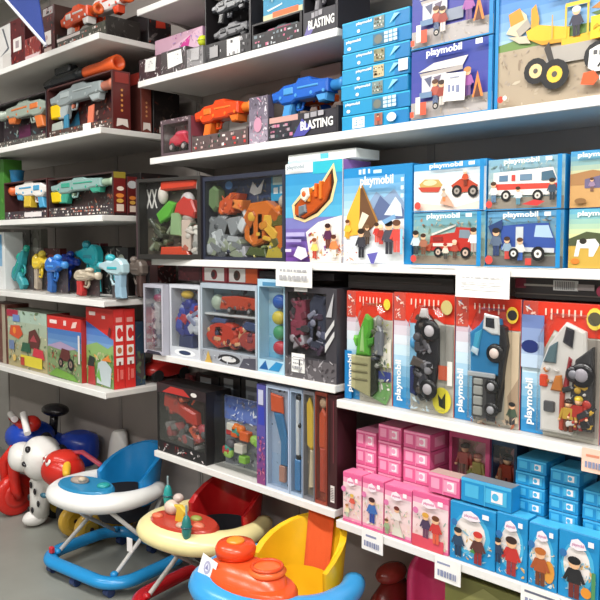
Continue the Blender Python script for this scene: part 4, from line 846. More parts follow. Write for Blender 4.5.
# ---- third shelf: two armour sets
pa = atY(134, 215, 1.725); pb = atY(198.5, 215, 1.80); ang = math.atan2(pb.y-pa.y, pb.x-pa.x); Ln = math.hypot(pb.x-pa.x, pb.y-pa.y)
h = atY(165, 177, 1.76).z-ZA; Y = (pa.y+pb.y)/2+.005; x0 = (pa.x+pb.x)/2-Ln/2; x1 = x0+Ln
window_pack('toy_pack', 'dark window pack with a red sword and green shield, left end of its shelf', 'toy box', x0, x1, ZA, h, Y, .065, '#2c2a28', (.05, .06, .05, .04), .05,
    [('g', 0, 0, 1, 1, '#5c5448', '#3c3834', 4), busy(58, 70, ['#5c6048', '#484440', '#74705c', '#8c8474', '#343028', '#6c7c54'], .06), ('r', 0, .5, .3, 1, '#302e30'), ('t', 'XX', .04, .64, .22, .88, '#d8d4d0')], [('r', 0, 0, .02, 1, '#48383c')],
    [('toy_sword', [('P', [(.34,.84),(.36,.97),(.88,.98),(.93,.92),(.88,.86)], 'p#d8442c', .008), ('E', .36, .8, .07, .12, 'p#d4ccc4'), ('P', [(.9,.84),(.92,.99),(.96,.99),(.96,.84)], 'p#9c9894')]),
     ('toy_shield', [('P', [(.28,.56),(.48,.72),(.6,.68),(.5,.52),(.34,.44)], 'p#5ca83c', .006), ('P', [(.5,.3),(.52,.56),(.66,.6),(.68,.28)], 'p#8ca87c'), ('K', 11, .2, .16, .5, .44, 12, ['p#5c6048', 'p#8c9480', 'p#44483c'])]),
     ('toy_car', [('P', [(.56,.56),(.6,.68),(.72,.78),(.84,.72),(.9,.58),(.86,.5)], 'p#c03c34', .006), ('E', .74, .72, .1, .1, 'p#b8b4b4')]),
     ('toy_knight', [('B', .68, .1, .82, .48, 'p#c8b4a8'), ('E', .75, .5, .09, .07, 'p#a89c94'), ('K', 12, .68, .1, .96, .46, 16, ['p#c8c0b8', 'p#b05c4c', 'p#8c8c88', 'p#d8d4cc', 'p#707868']), ('P', [(.84,.06),(.86,.3),(.98,.34),(.98,.05)], 'p#b0aca8')]),
     ('toy_base', [('P', [(.34,.03),(.36,.15),(.74,.16),(.8,.04)], 'p#d0482c'), ('E', .62, .1, .1, .05, 'p#d8a860')])], side_col='#38343a', rz=ang)
Y = YF+.014
x0, x1, h = slot(202.5, 285, 173, ZA, Y)
window_pack('toy_pack', 'dark blue window pack with an orange axe and grey armour, left of the ship box', 'toy box', x0, x1, ZA, h, Y, .14, '#2c3040', (.03, .04, .03, .05), .06,
    [('g', 0, .3, 1, 1, '#34322e', '#2c4474', 5), ('r', 0, 0, 1, .4, '#3c3a38'), busy(59, 80, ['#4c4a44', '#5c5c60', '#38404c', '#6c6c54', '#2a2a2c', '#7c6c58'], .05), ('e', .2, .9, .05, .05, '#5c94d8'), ('p', [(.46,.8),(.5,.92),(.56,.84),(.64,.94),(.6,.78),(.52,.76)], '#c8ccd0'), ('r', .72, .68, .99, .97, '#2c98c8'), ('r', .74, .86, .97, .95, '#b8d0cc'), ('r', .75, .76, .8, .83, '#e8f0f4'), ('r', .82, .76, .88, .84, '#d8e8f0'), ('r', .9, .75, .95, .83, '#e8f0f4')], [],
    [('toy_helmet', [('P', [(.03,.66),(.04,.86),(.1,.9),(.16,.84),(.16,.64),(.1,.58)], 'p#647c54', .008), ('E', .1, .78, .05, .07, 'p#88a46c')]),
     ('toy_armour', [('P', [(.02,.1),(.04,.44),(.16,.54),(.3,.48),(.36,.26),(.24,.06)], 'p#74787c', .008), ('E', .12, .32, .09, .1, 'p#9ca0a4'), ('P', [(.24,.3),(.3,.5),(.44,.52),(.46,.4),(.36,.28)], 'p#8c9094'), ('P', [(.06,.02),(.1,.2),(.2,.22),(.22,.02)], 'p#2a2a2e'), ('K', 13, .04, .06, .48, .5, 34, ['p#a8acb0', 'p#74787c', 'p#c8ccd0', 'p#50545a', 'p#8c9480'])]),
     ('toy_blocks', [('P', [(.16,.56),(.18,.7),(.34,.8),(.4,.66),(.3,.54)], 'p#c8542c', .006), ('P', [(.34,.62),(.36,.72),(.48,.7),(.46,.58)], 'p#e08440', .004), ('P', [(.3,.74),(.34,.8),(.44,.78),(.42,.7)], 'p#a84828', .004), ('K', 16, .18, .58, .46, .76, 10, ['p#d8642c', 'p#e89048', 'p#b84c24'])]),
     ('toy_axe', [('P', [(.5,.24),(.48,.5),(.56,.66),(.76,.68),(.9,.56),(.97,.3),(.94,.1),(.88,.14),(.86,.36),(.76,.5),(.72,.2),(.6,.16)], 'p#cc6c24', .006), ('B', .56, .28, .62, .58, 'p#d8a83c'), ('B', .66, .24, .72, .54, 'p#c89434'), ('E', .92, .66, .05, .08, 'p#b8a898'), ('K', 14, .54, .2, .9, .62, 20, ['p#d87c2c', 'p#d8a83c', 'p#b0581c', 'p#c8842c', 'p#5c5828'])]),
     ('toy_spikes', [('P', [(.3,.06),(.36,.2),(.5,.16),(.52,.04)], 'p#b0b0b8'), ('P', [(.74,.02),(.8,.22),(.92,.16),(.97,.03)], 'p#b8a43c'), ('P', [(.5,.06),(.56,.16),(.74,.14),(.76,.04)], 'p#4c5830'), ('K', 15, .28, .04, .96, .18, 20, ['p#4c5830', 'p#b0b0b8', 'p#a89c40', 'p#383c50', 'p#7c8c5c'])])], side_col='#343848')

# ---- fourth shelf: robots and cars
Y = 1.785
x0 = atY(143.5, 315, Y).x; x1 = min(atY(167, 315, Y).x, atY(169.5, 304, YF+.014).x-.002); h = min(atY(155, 284, Y).z, ZA-.036)-ZB
def simple_pack(label, x0, x1, zb, h, Y, d, base, inner, toys, border=(.08, .05, .08, .05), side_col=None, front=(), rec=.05, name='toy box'):
    return window_pack(label, name, x0, x1, zb, h, Y, d, base, border, rec, inner, front, toys, side_col=side_col or base)
_wp = window_pack
def pk(label, x0, x1, zb, h, Y, d, base, inner, toys, border=(.08, .05, .08, .05), side_col=None, front=(), rec=.05, group=None):
    return window_pack('toy_pack', label, 'toy box', x0, x1, zb, h, Y, d, base, border, rec, inner, front, toys, side_col=side_col or base, group=group)
pk('narrow white window pack with a pink topped figure, left end of the robot shelf', max(x0, -2.735), x1-.003, ZB, h, Y, .08, '#b4b4c0',
   [('r', 0, 0, 1, 1, '#c4c0c8'), busy(70, 50, ['#e8e4e8', '#8c90a4', '#b0a8b4', '#5c6078', '#d8d4dc'], .05), ('o', .5, .82, .09, '#b83c6c')],
   [('toy_figure', [('E', .5, .8, .2, .06, 'p#b84470'), ('P', [(.3,.36),(.28,.66),(.45,.74),(.7,.66),(.7,.36)], 'p#c8c4cc'), ('P', [(.32,.1),(.3,.38),(.48,.38),(.46,.1)], 'p#3c4468'), ('K', 17, .28, .14, .74, .72, 20, ['p#c8c4cc', 'p#5c6480', 'p#e4e0e4', 'p#8c8ca0']), ('P', [(.54,.1),(.52,.38),(.7,.38),(.68,.1)], 'p#a8a8b4')])], front=[('p', [(.08,.0),(.2,.05),(.8,.04),(.92,0)], '#2c3040')])
Y = YF+.014
x0, x1, h = slot(169.5, 200, 284.5, ZB, Y); h = min(h, ZA-.036-ZB)
pk('window pack with a blue and red robot, beside the narrow white pack', x0, x1, ZB, h, Y, .12, '#c8ccd4',
   [('r', 0, 0, 1, 1, '#8c94a4'), busy(71, 60, ['#c8ccd8', '#5c6884', '#b84c5c', '#3c4c7c', '#a8acbc', '#e0e0e4'], .05)],
   [('toy_robot', [('E', .42, .86, .18, .06, 'p#d8b43c'), ('P', [(.2,.3),(.22,.66),(.34,.76),(.56,.76),(.68,.62),(.66,.3)], 'p#28348c', .006), ('P', [(.26,.3),(.3,.6),(.42,.58),(.42,.3)], 'p#b83444', .004), ('E', .8, .62, .1, .08, 'p#c84858'), ('K', 18, .2, .3, .84, .74, 20, ['p#28348c', 'p#b83444', 'p#8c94b4', 'p#3c4cb0', 'p#c8ccd8']), ('P', [(.2,.06),(.24,.3),(.64,.3),(.7,.06)], 'p#34406c', .005)])],
   border=(.06, .14, .06, .05), front=[('e', .5, .07, .35, .05, '#e8ecf0'), ('e', .5, .07, .2, .03, '#2c3c5c')])
x0, x1, h = slot(200.5, 257, 284, ZB, Y)
o = pk('big two level window pack with a red and orange robot vehicle', x0, x1, ZB, h, Y, .13, '#a8b4c0',
   [('g', 0, .6, 1, 1, '#6c7c90', '#88b0c8', 3), ('r', 0, 0, 1, .6, '#54586c'), busy(72, 60, ['#6c6478', '#48506c', '#8c8494', '#a8746c', '#5c4860'], .05)],
   [('toy_truck', [('P', [(.3,.68),(.34,.84),(.6,.86),(.94,.84),(.97,.7)], 'p#b8442c', .005), ('E', .2, .76, .1, .1, 'p#a8b8a8'), ('K', 19, .34, .7, .94, .84, 14, ['p#b8442c', 'p#8c3424', 'p#c87c5c', 'p#5c5c64']), ('W', .5, .68, .045, 'p#2c2c30', 'p#8c8c90'), ('W', .84, .68, .045, 'p#2c2c30', 'p#8c8c90')]),
    ('shelf_divider', [('B', .02, .595, .98, .625, 'p#c8ccd0')]),
    ('toy_robot', [('P', [(.03,.34),(.1,.46),(.3,.54),(.52,.5),(.6,.38),(.5,.24),(.24,.18),(.08,.26)], 'p#c83c28', .008), ('P', [(.2,.34),(.22,.46),(.36,.48),(.36,.34)], 'p#5c2434', .004), ('E', .7, .36, .12, .09, 'p#d8a87c'), ('P', [(.6,.28),(.7,.44),(.94,.42),(.97,.26),(.8,.2)], 'p#a84440', .006), ('E', .5, .3, .1, .12, 'p#d8583c'), ('K', 20, .1, .24, .92, .46, 38, ['p#c83c28', 'p#e06844', 'p#5c2434', 'p#d8a87c', 'p#8c4450', 'p#b0acb4', 'p#3c3c5c'])]),
    ('toy_wings', [('P', [(.66,.46),(.76,.56),(.96,.54),(.96,.44)], 'p#3c4c74', .004), ('P', [(.12,.5),(.2,.57),(.44,.56),(.4,.5)], 'p#485884', .004)])],
   border=(.03, .17, .03, .06), rec=.06, front=[('r', 0, 0, 1, .16, '#9ca0a8'), ('e', .52, .08, .2, .06, '#2c2c30'), ('e', .52, .08, .13, .035, '#d4d4d4'), ('p', [(.08,.0),(.14,.15),(.22,.0)], '#c8a44c'), ('p', [(.7,0),(.78,.12),(.98,.14),(.98,0)], '#4c4c58'), busy(73, 10, ['#c8ccd4', '#70707c'], .03, 0, 0, 1, .15)])
x0, x1, h = slot(257.5, 284.5, 279, ZB, Y)
pk('light blue window pack with four coloured domes in a column', x0, x1, ZB, h, Y, .11, '#a8cce0',
   [('g', 0, 0, 1, 1, '#78bcdc', '#c0d8e8', 5), busy(74, 26, ['#b8d8e8', '#8cc0dc', '#d4e8f0'], .05)],
   [('toy_domes', [('E', .62, .76, .24, .08, 'p#2c5cb0'), ('E', .58, .59, .22, .075, 'p#d8c44c'), ('E', .62, .43, .22, .08, 'p#4c9c6c'), ('E', .64, .27, .24, .075, 'p#c83c4c'), ('B', .9, .3, .98, .74, 'p#a83c4c')])],
   border=(.05, .14, .03, .08), front=[('p', [(.05,.03),(.3,.13),(.4,.03)], '#1c5c9c'), ('p', [(.4,.03),(.7,.13),(.95,.12),(.8,.03)], '#2c88c0'), ('r', .2, .93, .9, .97, '#4c88b0')])
x0, x1, h = slot(285, 337, 287, ZB, Y)
o = pk('black and grey window pack with dark robots and a white price label', x0, x1, ZB, h, Y, .12, '#3c3a40',
   [('r', 0, 0, 1, 1, '#54505c'), busy(75, 60, ['#6c5464', '#484450', '#7c7884', '#984858', '#a8a4ac', '#34323a'], .045)],
   [('toy_robot', [('P', [(.06,.4),(.04,.66),(.16,.84),(.34,.86),(.36,.6),(.26,.38)], 'p#8c3c50', .006), ('E', .2, .7, .12, .09, 'p#a84c5c'), ('P', [(.1,.3),(.14,.46),(.28,.5),(.34,.38)], 'p#a8a0a8', .004), ('K', 21, .06, .34, .36, .84, 24, ['p#8c3c50', 'p#5c3c48', 'p#a8a0a8', 'p#6c2c3c', 'p#3c3a40'])]),
    ('toy_vehicle', [('P', [(.44,.34),(.42,.84),(.52,.93),(.72,.9),(.76,.5),(.66,.32)], 'p#3c4054', .008), ('P', [(.5,.4),(.5,.74),(.62,.78),(.64,.42)], 'p#5c607c', .004), ('K', 22, .44, .3, .74, .9, 22, ['p#3c4054', 'p#5c607c', 'p#4c3c50', 'p#8c8ca0'])])],
   border=(.05, .24, .2, .06), front=[('r', 0, 0, 1, .22, '#5c585c'), busy(76, 26, ['#8c888c', '#3c383c', '#b0acb0'], .04, 0, 0, 1, .24), ('r', .2, .95, .46, .99, '#f0f0f0'), ('p', [(.8,.4),(.97,.56),(.97,.5),(.8,.32)], '#c8c8c8'), ('p', [(.8,.52),(.97,.68),(.97,.62),(.8,.46)], '#c8c8c8'), ('p', [(.82,.7),(.96,.96),(.92,.7)], '#b0b0b4')])
m = MB(); w = x1-x0; m.box(-.13*w, .13*w, -.001, 0, 0, .066, '#f2f2ef'); m.face((-.13*w, -.001, 0), (.26*w, 0, 0), (0, 0, .066)); m.art([('r', .12, .78, .88, .82, '#b0b0b8'), ('r', .12, .66, .7, .7, '#b0b0b8')]+scrawl([(.46,.52), (.2,.34)], '#8c8c94', 6))
st = m.build('price_sticker', o, (-.23*w, -.0605, .02))
# three small boxes lying at the back on top of the packs
zb = max(atY(185, 284.5, Y).z, atY(228, 284, Y).z)+.001
for a, b, lab, fr, c in ((177, 200.5, 'small dark red box on top of the blue robot pack', [('r', .1, .1, .9, .9, '#4c2024'), busy(80, 8, ['#6c3034', '#30181c'], .2)], '#3c1c20'),
                        (201, 226, 'small white box with a wheel picture, left one on the big robot pack', [('r', .1, .08, .9, .95, '#d8d4d0'), ('o', .5, .5, .34, '#7c2c30'), ('o', .46, .5, .2, '#3c3438')], '#8c2c34'),
                        (226.5, 257, 'small orange ended wheel picture box, right one on the big robot pack', [('r', .05, .08, .6, .95, '#d8d4d0'), ('o', .32, .5, .34, '#5c3c34'), ('o', .3, .5, .2, '#34302c'), ('r', .62, .05, 1, .95, '#c8562c')], '#8c2c34')):
    x0 = atY(a, 275, Y+.03).x; x1 = atY(b, 275, Y+.03).x
    carton('mini_box', lab, 'toy box', x0, x1, zb, .062, Y+.035, .08, c, fr, side_col=c, top_col=c)
xa = atY(259, 270, Y+.03).x; xb = atY(334, 270, Y+.03).x
zb2 = max(atY(311, 287, Y).z, atY(271, 279, Y).z)+.001
carton('flat_toy_box', 'flat black box lying on the light blue dome pack and the black robot pack', 'toy box', xa, xb, zb2, .026, Y+.03, .08, '#242024', [('r', .1, .3, .8, .4, '#3c363c')], side_col='#242024', top_col='#302a30')

# ---- fifth shelf: red blaster, bag, tall carded toys
Y = YF+.012
x0, x1, h = slot(148, 206, 386, ZC, Y)
pk('black window pack with a red blaster, left end of the lowest left shelf', max(x0, XR0+.005), x1, ZC, h, Y, .13, '#1c1a1c',
   [('r', 0, 0, 1, 1, '#3c3434'), busy(83, 70, ['#4c4040', '#5c4848', '#2c2628', '#7c5c58', '#6c6464'], .05)],
   [('toy_blaster', [('P', [(.08,.66),(.1,.84),(.36,.8),(.5,.72),(.74,.66),(.76,.5),(.6,.38),(.54,.52),(.4,.58),(.2,.6)], 'p#c83424', .008), ('P', [(.54,.54),(.6,.4),(.76,.24),(.84,.3),(.7,.52)], 'p#d85c3c', .006), ('K', 23, .12, .6, .7, .82, 14, ['p#c83424', 'p#a82c20', 'p#e06848', 'p#54342c'])]),
    ('toy_darts', [('E', .2, .28, .1, .08, 'p#9c3440'), ('E', .84, .44, .1, .08, 'p#b04450'), ('P', [(.4,.2),(.42,.36),(.7,.3),(.68,.16)], 'p#5c5c60'), ('K', 24, .14, .18, .9, .44, 26, ['p#5c5c60', 'p#3c3434', 'p#8c4440', 'p#b04c50', 'p#8c8888'])])],
   border=(.03, .16, .03, .14), front=[('r', 0, .86, 1, 1, '#2c2024'), ('p', [(.12,.88),(.3,.98),(.56,.97),(.7,.88)], '#b83430'), busy(84, 18, ['#983434', '#5c2428', '#c8c0c0', '#d8d4d4'], .03, .04, .02, .96, .14), ('e', .78, .93, .06, .03, '#e0dcd8')])
for i, (a, b, lab) in enumerate(((196, 219, 'black box with a grey panel, leftmost of three behind the bag of toys'), (220, 240, 'black box with a grey panel, middle one of three behind the bag of toys'), (241, 266, 'black box with a grey panel, rightmost of three behind the bag of toys'))):
    x0 = atY(a, 395, YF+.16).x; x1 = atY(b, 395, YF+.16).x
    carton('grey_panel_box', lab, 'toy box', x0, x1, ZC, atY((a+b)/2, (375, 376, 378)[i], YF+.16).z-ZC, YF+.16, .08, '#1c1c1e', [('r', .2, .55, .68, .97, '#70747a'), ('r', .2, .9, .68, .97, '#9ca0a4'), ('r', .3, .7, .56, .8, '#54585e')], side_col='#161618')
x0 = max(-2.66, atY(160, 380, YF+.16).x); x1 = atY(195, 380, YF+.16).x
carton('red_panel_box', 'dark red box standing behind the red blaster pack', 'toy box', x0, x1, ZC, atY(178, 372, YF+.16).z-ZC, YF+.16, .08, '#5c2024', [busy(85, 30, ['#8c3034', '#6c2428', '#3c181c', '#a84c48'], .06)], side_col='#4c1c20')
# polythene bag of coloured pieces
x0, x1, h = slot(207, 256, 402, ZC, Y); w = x1-x0
o = thing('toy_bag', 'clear bag of orange and green toy pieces with a blue printed header', 'toy bag', ((x0+x1)/2, Y+.06, ZC))
m = MB(); m.box(-w/2+.004, w/2-.004, .03, .034, 0, h*.98, '#8c9098'); m.face((-w/2+.004, .03, 0), (w-.008, 0, 0), (0, 0, h*.98)); m.art([busy(86, 60, ['#a8acb4', '#6c7078', '#c4c8cc', '#585c68', '#98a890'], .05), ('r', 0, .66, 1, 1, '#5c74b8'), busy(87, 34, ['#c8d0e4', '#3c50a0', '#8ca0d0', '#e4e8f0', '#7c7c98'], .05, 0, .64, 1, 1)]); m.build('header_card', o)
R = random.Random(7)
for i in range(15):
    m = MB(); c = ['p#d8622c', 'p#e0782c', 'p#84b848', 'p#9cc85c', 'p#b83c40', 'p#4c9c8c', 'p#d8d4c8', 'p#5c5c64'][i % 8]
    u = R.uniform(-.32, .36)*w; v = (.1+.52*(i/15))*h+.0; r = R.uniform(.016, .026)
    if i in (8, 9, 0, 1): u = (-.12+.1*(i % 3))*w; v = (.5+.08*(i % 2))*h
    m.ell((u, -.003, max(r*1.1, v)), (r*1.2, .016, r), c, 10, 7, .8) if i % 2 else m.box(u-r, u+r, -.018, .012, max(.004, v-r*.7), max(.004, v-r*.7)+r*1.5, c, .004)
    m.build('toy_piece', o)
m = MB(); m.prism([(-w/2, 0), (w/2, .0), (w/2-.006, h*.3), (w/2, h*.7), (w/2-.004, h), (-w/2+.004, h), (-w/2, h*.7), (-w/2+.006, h*.3)], -.04, .029, 'clear', .018); m.build('clear_bag', o)
# tall narrow carded toys
def tall(label, a, b, pt, base, inner, toys, Y=YF+.012, front=(), d=.07):
    x0, x1, h = slot(a, b, pt, ZC, Y)
    return pk(label, x0, x1, ZC, h, Y, d, base, inner, toys, border=(.06, .03, .06, .03), front=front, rec=.022, group='tall narrow toy packs')
x0, x1, h = slot(256.5, 265.5, 384, ZC, Y)
carton('tall_toy_box', 'narrow purple blue box beside the bag of toys', 'toy box', x0, x1, ZC, h, Y, .08, '#4a4a90', [('g', 0, 0, 1, .6, '#8c3c70', '#4c50a0', 4), ('r', .2, .6, .9, .78, '#3440a8'), ('r', .2, .8, .8, .95, '#b8bcd4'), busy(88, 18, ['#a85080', '#c87890', '#34387c'], .03, 0, .05, 1, .5)], side_col='#3c3c80')
tall('tall light blue pack with an orange and blue toy, beside the purple box', 266, 289.5, 386, '#a8b8d0', [('g', 0, 0, 1, 1, '#98b4d4', '#b4bcd0', 3), busy(89, 12, ['#c4ccdc', '#8ca0c0', '#343848'], .02)], [('toy_pump', [('P', [(.14,.74),(.12,.92),(.62,.9),(.66,.74)], 'p#d85c34', .005), ('P', [(.24,.74),(.62,.74),(.84,.5),(.82,.24),(.54,.24),(.56,.46),(.4,.6)], 'p#3c78a8', .006), ('B', .5, .08, .74, .24, 'p#b88878')])])
tall('tall narrow pale blue pack with black clips, next to the yellow toy pack', 290, 302.5, 389, '#9cb0c8', [('g', 0, 0, 1, 1, '#5c94c8', '#b0b8cc', 4)], [('toy_tube', [('B', .25, .05, .7, .34, 'p#4484bc'), ('B', .35, .38, .6, .9, 'p#d4d8dc'), ('E', .5, .92, .22, .03, 'p#1c1c20'), ('E', .5, .66, .2, .03, 'p#1c1c20'), ('E', .5, .36, .2, .03, 'p#1c1c20')])])
tall('tall pack with a yellow toy, between the pale blue and the red packs', 303, 314.5, 391, '#7c7c84', [('r', 0, 0, 1, 1, '#8c8478'), busy(90, 20, ['#a89c88', '#5c5860', '#c8b490'], .03)], [('toy_sword', [('P', [(.2,.5),(.15,.88),(.4,.94),(.8,.8),(.85,.5),(.6,.46)], 'p#d8b43c', .005), ('P', [(.35,.1),(.5,.46),(.7,.46),(.75,.12)], 'p#d8c8a8', .004)])])
tall('tall pack with an orange red figure, beside the dark maroon box', 315, 327, 392, '#8c3c2c', [('g', 0, 0, 1, 1, '#b85840', '#7c4434', 3), busy(91, 30, ['#c87c4c', '#d8a878', '#983424', '#5c3028', '#b8b0a8'], .03)], [('toy_figure', [('E', .5, .9, .3, .045, 'p#b8987c'), ('P', [(.2,.5),(.2,.8),(.5,.86),(.8,.8),(.8,.5)], 'p#c8502c', .005), ('P', [(.25,.1),(.25,.5),(.75,.5),(.75,.1)], 'p#b8442c', .005)])])
x0, x1, h = slot(327.5, 342.5, 391, ZC, Y)
carton('tall_toy_box', 'dark maroon box with a white barcode near its foot, left of the pink boxes', 'toy box', x0, min(x1, XRM-.006), ZC, min(h, ZB-.034-ZC), Y, .1, '#3c1a1e', [('r', .1, .3, .3, .95, '#2c1216'), ('r', .6, .4, .7, .95, '#6c3038'), ('r', .35, .05, .8, .2, '#e0dcd8')]+[('r', .4, .07+.015*i, .75, .075+.015*i, '#3c3438') for i in range(8)], side_col='#34161a')
# ------------------------------------------------------------------ deep left bay: toy blasters, water pistols, red boxes
XE = XL1-.035
L1, L2, L3, L4, L5 = ZL
Y = 1.68
RB = ['#6c2024', '#8c2c2c', '#3c1c20', '#a84034', '#2a2226']
def lslot(a, b, pt, zb, Y): return slot(a, b, pt, zb, Y)
# --- top shelf
x0, x1, h = lslot(-16, 9.5, -8, L1, Y)
carton('white_toy_box', 'white carton at the left end of the top blaster shelf', 'toy box', x0, x1, L1, .24, Y, .2, '#dcdad8', [('p', [(.7,.95),(.76,.95),(.96,.5),(.9,.46),(.6,.38),(.9,.52)], '#5c6068'), ('r', .7, .05, .98, .4, '#d0ccc8')], side_col='#d0cecc')
x0, x1, h = lslot(10.5, 24.5, 18, L1, Y)
carton('blaster_box', 'narrow dark red box with a white label, beside the white carton', 'toy box', x0, x1, L1, h, Y, .1, '#5c2024', [busy(101, 22, RB, .06), ('r', .22, .36, .82, .62, '#ece8e4'), ('r', .4, .42, .64, .56, '#a8989c'), ('r', .1, .0, .9, .14, '#3c2428')], side_col='#4c1c20')
x0, x1, h = lslot(25, 41, 36, L1, Y)
carton('blaster_box', 'low red box with white lettering strip behind the blue pennant', 'toy box', x0, x1, L1, h, Y, .1, '#8c3434', [busy(102, 24, ['#c86c58', '#e0b0a4', '#a84438', '#5c2428', '#e8dcd8'], .1), ('r', .05, .15, .95, .35, '#d8bcc0'), ('r', 0, 0, 1, .12, '#383430')], side_col='#5c2024')
x0, x1, h = lslot(42, 54.5, 6, L1, Y)
carton('blaster_box', 'tall dark red box with a silver top and white label, by the orange blasters', 'toy box', x0, x1, L1, h, Y, .1, '#4c2024', [('r', .1, .84, .9, .98, '#a8a4a4'), busy(103, 20, RB, .05), ('r', .1, .25, .78, .52, '#e8e0dc'), ('o', .4, .4, .05, '#c8a8a4'), ('r', .2, .04, .8, .2, '#b8a49c')], side_col='#4c3430')
x0, _, _ = lslot(57, 100, 20, L1, Y)
blaster_pack('open tray with orange and white blasters on the top left shelf', x0, XE, L1, .09, Y, .16, '#2c2826', [busy(104, 50, RB+['#484440'], .08)],
    [dict(at=(.0, .62, .68, 2.2), body='p#e0532a', accent='p#e8e4e0', tip='p#e86c34', th=.06, y=-.035), dict(at=(.3, .9, 1.0, 2.7), body='p#dcd8d6', accent='p#e04c28', tip='p#e86434', th=.05, y=.03)],
    lip=[('r', 0, 0, 1, 1, '#4c4c44'), busy(105, 60, ['#c8b8b0', '#e8e0dc', '#5c5c50', '#a8a098', '#3c3c38', '#c86c58'], .22), ('r', .0, .72, .5, .92, '#d8ccc8')], side_col='#26221f', side=[busy(106, 14, ['#383432', '#484440', '#16120f'], .12)], lip_h=.07, top=False)
carton('blaster_box', 'black box with an orange red lid at the back corner of the top left shelf', 'toy box', XE-.25, XE, L1, .15, Y+.20, .12, '#262224', [], side=[busy(107, 24, ['#3c3434', '#6c6464', '#1c181a', '#8c3428', '#54504e'], .1), ('p', [(.3,.55),(.34,.9),(.7,.95),(.74,.6)], '#d0402c')], side_col='#2a2426', top_col='#c8442c')
# --- second shelf
Yb = 1.70
x0, x1, h = lslot(-12, 46.5, 84, L2, Yb); h = min(h, atX(124, 71, XE).z-L2-.004)
mz = ['#5c7c80', '#8c9c98', '#6c3048', '#3c2c38', '#a8b4ac', '#4c6c70', '#2c2a30', '#b08c7c']
o = blaster_pack('display pack with a sage grey blaster, left end of the second blaster shelf', x0, x1, L2, h, Yb, .09, '#3c3438', [busy(110, 80, mz, .07), ('r', .3, .2, .5, .55, '#5c2448')],
    [dict(at=(.12, .36, 1.0, .98), body='p#98a498', accent='p#d8763c', tip='p#a8b4a8', th=.045, y=-.01, flip=True)], lip=[('r', 0, 0, 1, 1, '#54504c'), busy(111, 44, ['#d8d0c4', '#6c8c84', '#e8e4dc', '#a89c8c', '#3c3c38'], .24)], side_col='#4c2024', lip_h=.05)
x0, _, _ = lslot(47.5, 100, 80, L2, Yb); hB = atX(124, 71, XE).z-L2
SP = [('r', 0, 0, 1, 1, '#5c1e1c')]+[('o', .5, .34+.085*i, .022, '#d09048') for i in range(5)]+[('p', [(.15,.06),(.2,.2),(.8,.2),(.85,.06),(.5,.1)], '#d8ccc4'), ('r', .1, .8, .9, .97, '#8c2c24')]
o = blaster_pack('display pack with a blue grey blaster and yellow magazine under the orange tipped launcher', x0, XE, L2, hB, Yb, .085, '#4c2826', [busy(112, 90, mz+['#a84834', '#8c2c28', '#5c2420'], .06), ('p', [(.12,.3),(.28,.56),(.3,.28)], '#2c6c8c')],
    [dict(at=(.0, .4, .97, .98), body='p#8c9698', accent='p#a4aeb0', tip='p#c87860', mag='p#e8c01c', mag_u=-.01, th=.045, y=-.012)], lip=[('r', 0, 0, 1, 1, '#4c3c38'), busy(113, 60, ['#e8e4e0', '#c8b4a8', '#a8503c', '#3c3430', '#6c8c88', '#e0dcd4'], .24), ('r', .58, .2, .7, 1, '#f0eeea')], side=SP, side_col='#5c1e1c', lip_h=.05)
gy = -.085/2-.002
for it in (('P', [(.02,.12),(.04,.34),(.2,.36),(.22,.12)], 'p#a8b0a8', .002), ('P', [(.22,.14),(.24,.44),(.3,.46),(.3,.14)], 'p#3c80a0', .002), ('P', [(.6,.2),(.62,.5),(.7,.52),(.68,.2)], 'p#d8785c', .003)):
    m = MB(); toy_items(m, [it], XE-x0, hB, gy+.01, gy+.02); m.build('dart_clip', o)
# launcher lying on the pack
t = thing('toy_launcher', 'long black launcher with an orange barrel, lying on the blue grey blaster pack', 'toy blaster', (0, 0, L2+hB+.0005))
pa = atY(47, 84, Yb+.045); xe = XE-.02
zc = .0365
m = MB(); m.tube([(pa.x, Yb+.045, zc-.004), (pa.x+.1, Yb+.045, zc), (pa.x+.3, Yb+.045, zc), (xe-.27, Yb+.045, zc+.002)], [.02, .03, .032, .026], 'p#1e2226', 12); m.box(pa.x+.12, pa.x+.26, Yb+.02, Yb+.07, zc+.02, zc+.055, 'p#2c3034', .006); m.build('body', t)
m = MB(); m.lathe([(.024, 0), (.026, .02), (.027, .16), (.032, .2), (.034, .27), (.024, .272), (.02, .2)], (xe-.275, Yb+.045, zc), (1, 0, 0), 'p#e8622c', 20); m.build('barrel', t)
m = MB(); m.prism([(pa.x+.02, .0), (pa.x+.05, 0), (pa.x+.11, .03), (pa.x+.06, .04)], Yb+.03, Yb+.06, 'p#26282c', .004); m.build('grip', t)
# cartons behind
SP2 = [('r', .0, 0, 1, 1, '#6c3228')]+[('o', .5, .36+.09*i, .024, '#b88454') for i in range(4)]+[('p', [(.1,.05),(.15,.22),(.85,.22),(.9,.05),(.5,.1)], '#cfc4bc')]
carton('blaster_box', 'dark red spined box, second row behind the blue grey blaster pack', 'toy box', XE-.5, XE, L2, atX(145, 84, XE).z-L2, 1.838, .052, '#4c2420', [], side=SP2, side_col='#6c3228')
carton('blaster_box', 'black box at the back of the second blaster shelf', 'toy box', XE-.5, XE, L2, atX(160, 84, XE).z-L2, 1.90, .14, '#1c1616', [], side=[busy(115, 26, ['#2c2220', '#3c2a26', '#120e0e', '#5c4c44', '#54241e'], .07), ('r', .2, .04, .34, .16, '#b8b0a8')], side_col='#181212')
carton('flat_toy_box', 'short orange box lying on the black box, behind the orange launcher barrel', 'toy box', XE-.3, XE, L2+atX(145, 84, XE).z-L2+.001, .05, 1.84, .05, '#8c2c24', [], side=[('o', .5, .5, .4, '#c8583c')], side_col='#7c2820')
